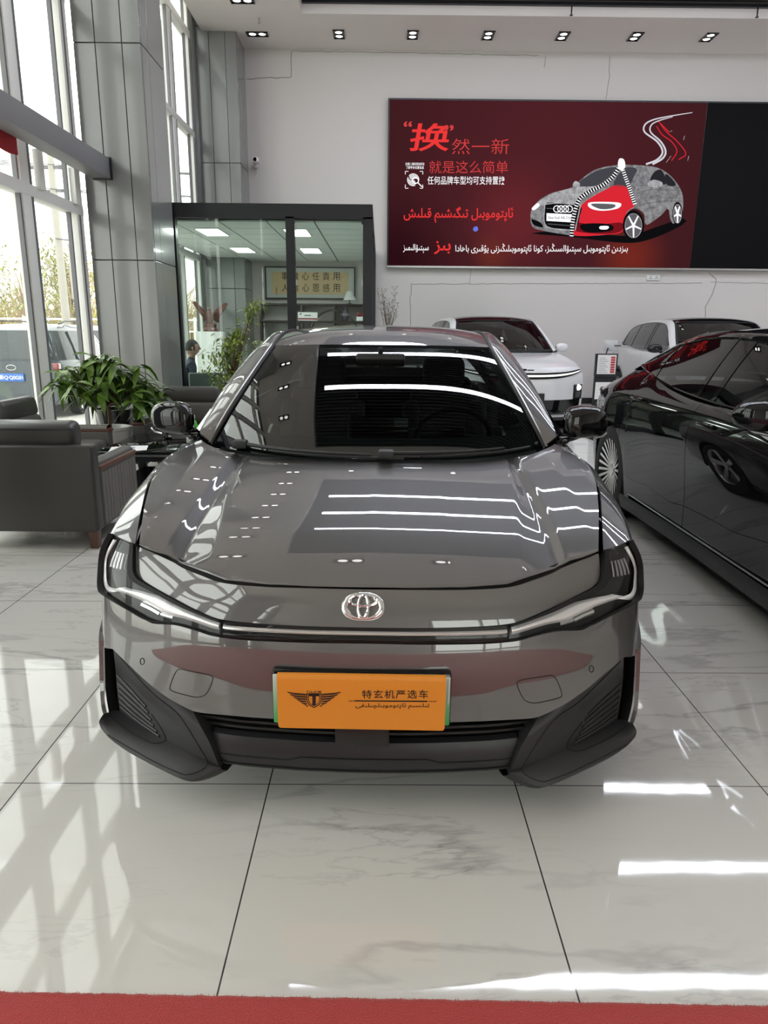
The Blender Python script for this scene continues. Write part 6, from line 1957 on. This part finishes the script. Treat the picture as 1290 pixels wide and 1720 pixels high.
# ================================================================== OUTSIDE THE WINDOWS
GZ = -.15
def parked(label, x, y, rz, paint, suv=True, plate=False):
    t = thing('parked_car', label, 'car', (x, y, GZ), rz, 'cars parked outside the window')
    L = 4.5; H = 1.66 if suv else 1.45
    def sec(y, w, zs, zt):   # half section: belt height zs, roof height zt
        return [(0,.25),(w-.08,.25),(w-.01,.35),(w,.6),(w-.02,zs-.12),(w-.07,zs)]
    lo = [(0,.30,.62,.80),(.25,.78,.80,.85),(.9,.88,.92,.95),(1.4,.90,.98,1.0),(2.6,.90,1.0,1.0),(3.8,.90,1.02,1.02),(4.25,.86,1.02,1.02),(4.48,.78,.98,.98)]
    G = []
    for y_, w, zs, _ in lo:
        h = sec(y_, w, zs, 0); top = (0, zs+.03)
        full = [(-a, b_) for a, b_ in h[1:]]+[(-w*.45, zs+.025), top, (w*.45, zs+.025)]+[(a, b_) for a, b_ in h[1:][::-1]]
        G.append([(a, y_, b_) for a, b_ in full])
    b = MB(); b.grid(A_(G)); b.add(G[0], [tuple(range(len(G[0])))]); b.add(G[-1], [tuple(range(len(G[-1])))])
    body = b.build('body', M[paint], t, ang=40)
    gh = MB(); R_ = []
    rear = 4.3 if suv else 4.1
    for z, y0_, y1_, w in ((1.0,1.35,rear,.83),(1.25,1.72,rear-.06,.77),(H-.12,2.1,rear-.20,.68),(H-.02,2.45,rear-.42,.60),(H,2.8,rear-.8,.5)):
        q = []
        for a in np.linspace(0, 2*pi, 40, endpoint=False):
            e = .45; q.append((w*np.sign(cos(a))*abs(cos(a))**e, (y0_+y1_)/2+(y1_-y0_)/2*np.sign(sin(a))*abs(sin(a))**e, z))
        R_.append(q)
    gh.grid(A_(R_[:3]), wrap_u=True); gh.build('window_band', M['glass_out'], t, ang=30)
    rf = MB().grid(A_(R_[2:]), wrap_u=True); rf.add(R_[-1], [tuple(range(40))]); rf.build('roof', M[paint], t, ang=40)
    for y_, h_ in ((1.9,.03),(2.75,.03),(3.55,.03)):
        for s in (-1, 1): MB().tube([(s*.835,y_,1.0),(s*.69,y_+.08,H-.13)], .022, 6).build('pillar', M[paint], t)
    for s in (-1, 1):
        for yy in (.85, 3.65): wheel(t, s*.80, yy, .33, .33, .2, s, 5, 'rim', 'five')
        MB().tube([(s*.60,2.3,H+.02),(s*.62,2.5,H+.05),(s*.61,3.5,H+.05),(s*.58,3.7,H+.0)], .014, 6).build('roof_rail', M['frame_black'], t)
        MB().box((s*.58,4.34,.82),(s*.83,4.47,.98), bev=.02).build('tail_light', M['red_lens'], t)
    if plate:
        pz = .66; yb = 4.50
        MB().box((-.225,yb-.02,pz),(.225,yb+.01,pz+.14), bev=.006).build('number_plate', pm('blue plate', (.05,.16,.55), .4), t)
        o = [k for k in bpy.data.objects if k.parent == t][-1]
        write('lettering', '新Q·Q0G01', (.205,yb+.0115,pz+.025), (-1,0,0), (0,0,1), .41, .09, M['paper'], o, bold=.015)
        bg = MB(); bg.tube([(.085*cos(a), 4.475, .90+.045*sin(a)) for a in np.linspace(0, 2*pi, 24, endpoint=False)], .007, 6, closed=True)
        bg.build('badge', M['chrome'], t)
        write('lettering', 'KIA', (.06,4.478,.882), (-1,0,0), (0,0,1), .12, .036, M['chrome'], t, bold=.02)
    return t
M['glass_out'] = pm('car window', (.03,.04,.045), .08, 0, 0, .03, .8)
M['out_dark'] = pm('blue grey paint', (.05,.065,.08), .3, .2, 1)
M['out_white'] = pm('white car paint', (.55,.55,.55), .3, 0, 1)
M['out_silver'] = pm('silver car paint', (.33,.34,.35), .3, .3, 1)
parked('dark blue grey car with a blue number plate just outside the window', -6.55, 12.9, pi, 'out_dark', True, True).location.y = 17.4-.0
parked('white car parked outside, right of the dark car with the blue plate', -7.5, 23.2, pi+.05, 'out_white', True)
parked('white car far out in the yard behind the front row', -12.4, 26.0, pi, 'out_white', False)
parked('silver car far out in the yard, beside the fence', -9.9, 28.0, pi, 'out_silver', False)
parked('silver car at the left edge of the yard', -10.4, 19.5, pi, 'out_silver', True)

def tree(label, x, y, h, r, leafy, seed):
    t = thing('tree', label, 'tree', (x, y, GZ), 0, 'trees beyond the car yard')
    rn = random.Random(seed); b = MB(); b.tube([(0,0,0),(.1,0,h*.3),(0,.1,h*.55)], [.18,.14,.09], 8); f_ = MB()
    for k in range(60):
        a = rn.uniform(0, 2*pi); rr = r*sqrt(rn.random()); z = h*rn.uniform(.35, 1.0)
        rr *= max(.2, 1-((z/h-.62)/.45)**2)
        c = A_((cos(a)*rr, sin(a)*rr, z))
        b.tube([(0,0,h*rn.uniform(.2,.5)), c*A_((.5,.5,.85)), c], [.05,.03,.01], 4)
        for j in range(rn.randint(5, 8) if leafy else 3):
            e = c+A_([rn.gauss(0,.5) for _ in range(3)]); b.tube([c, e], [.012,.004], 3)
            if leafy:
                for q in range(7):
                    p = e+A_([rn.gauss(0,.22) for _ in range(3)]); a2 = rn.uniform(0, 2*pi)
                    leaf_into(f_, p, (cos(a2), sin(a2), rn.uniform(-.8,.3)), rn.uniform(.16,.28), .09, A_((0,0,1.)), .3, rn)
    b.build('trunk', M['twig'], t)
    if leafy: f_.build('foliage', M['leaf_far'], t)
M['twig'] = pm('pale bark', (.42,.34,.23), .9); M['leaf_far'] = pm('spring leaf', (.30,.33,.12), .6, vary=(1.5,(.46,.46,.20)))
tree('green tree outside at the left edge of the picture', -19.0, 34, 5.0, 2.2, True, 1)
tree('green tree outside, seen between window frame and lamp pole', -14.2, 34, 4.9, 2.0, True, 2)
tree('bare tree outside left of the lamp pole', -18.4, 38.5, 4.8, 1.8, False, 3)
tree('bare tree outside right behind the lamp pole', -13.8, 38.8, 4.6, 1.8, False, 4)
tree('bare brown tree outside beside the grey pillar', -9.9, 36, 4.2, 1.8, False, 5)
hg_ = MB(); rn = random.Random(9)
for k in range(900):
    x = rn.uniform(-26, -8); y = 43+rn.uniform(-.6,.6); h = rn.uniform(2.4, 3.8)
    hg_.tube([(x,y,GZ),(x+rn.uniform(-.3,.3),y,h*.6),(x+rn.uniform(-.5,.5),y+rn.uniform(-.3,.3),h)], [.05,.035,.01], 3)
tag(hg_.build('hedge', pm('dry hedge', (.50,.39,.22), .9), weld=False), 'dry brown hedge of thin stems behind the parked cars', 'hedge', kind='stuff')
fnc = thing('fence', 'pale rail fence behind the parked cars', 'fence', (-16, 30, GZ))
for z in (.9, 1.5, 1.95): MB().box((-10,-.03,z-.035),(9,.03,z+.035)).build('rail', M['frame_white'], fnc, smooth=False)
for k in range(9): MB().box((-10+k*2.3,-.04,0),(-9.9+k*2.3,.04,2.05)).build('post', M['frame_white'], fnc, smooth=False)
pole = thing('utility_pole', 'pale concrete pole outside with cables and a small banner', 'pole', (-8.50, 20, GZ))
MB().lathe([(0,0),(.115,0),(.10,3),(.08,6.2),(0,6.2)], n=20).build('shaft', pm('pale concrete', (.44,.42,.37), .85), pole)
MB().box((-.7,-.05,5.55),(.75,.05,5.62)).box((-.7,-.05,5.0),(.75,.05,5.05)).build('crossarm', M['frame_grey'], pole, smooth=False)
MB().box((.22,-.02,2.35),(.42,.02,3.75), bev=.01).build('banner', pm('pale banner', (.52,.47,.45), .8), pole)
MB().tube([(.0,-.15,3.85),(.3,-.1,3.82),(.44,0,3.7)], .02, 6).build('bracket', M['frame_grey'], pole)
for k, (z, dx) in enumerate(((5.62,-.6),(5.62,.0),(5.62,.6),(5.05,-.5),(5.05,.5))):
    P = [(dx-9+9*t if 0 else dx+ (t-.5)*30, (t-.5)*9, z-.0+1.0*(2*t-1)**2*.8) for t in np.linspace(0, 1, 20)]
    MB().tube(P, .012, 4).build('cable', M['frame_grey'], pole)
tag(MB().grid(A_([[(-3.27, y, z+.015*sin(9*y)) for y in np.linspace(6.55, 7.02, 12)] for z in np.linspace(2.93, 3.3, 6)])).build('red_banner', pm('red cloth', (.42,.02,.03), .8)), 'red cloth banner hanging at the left edge under the steel beam', 'banner')
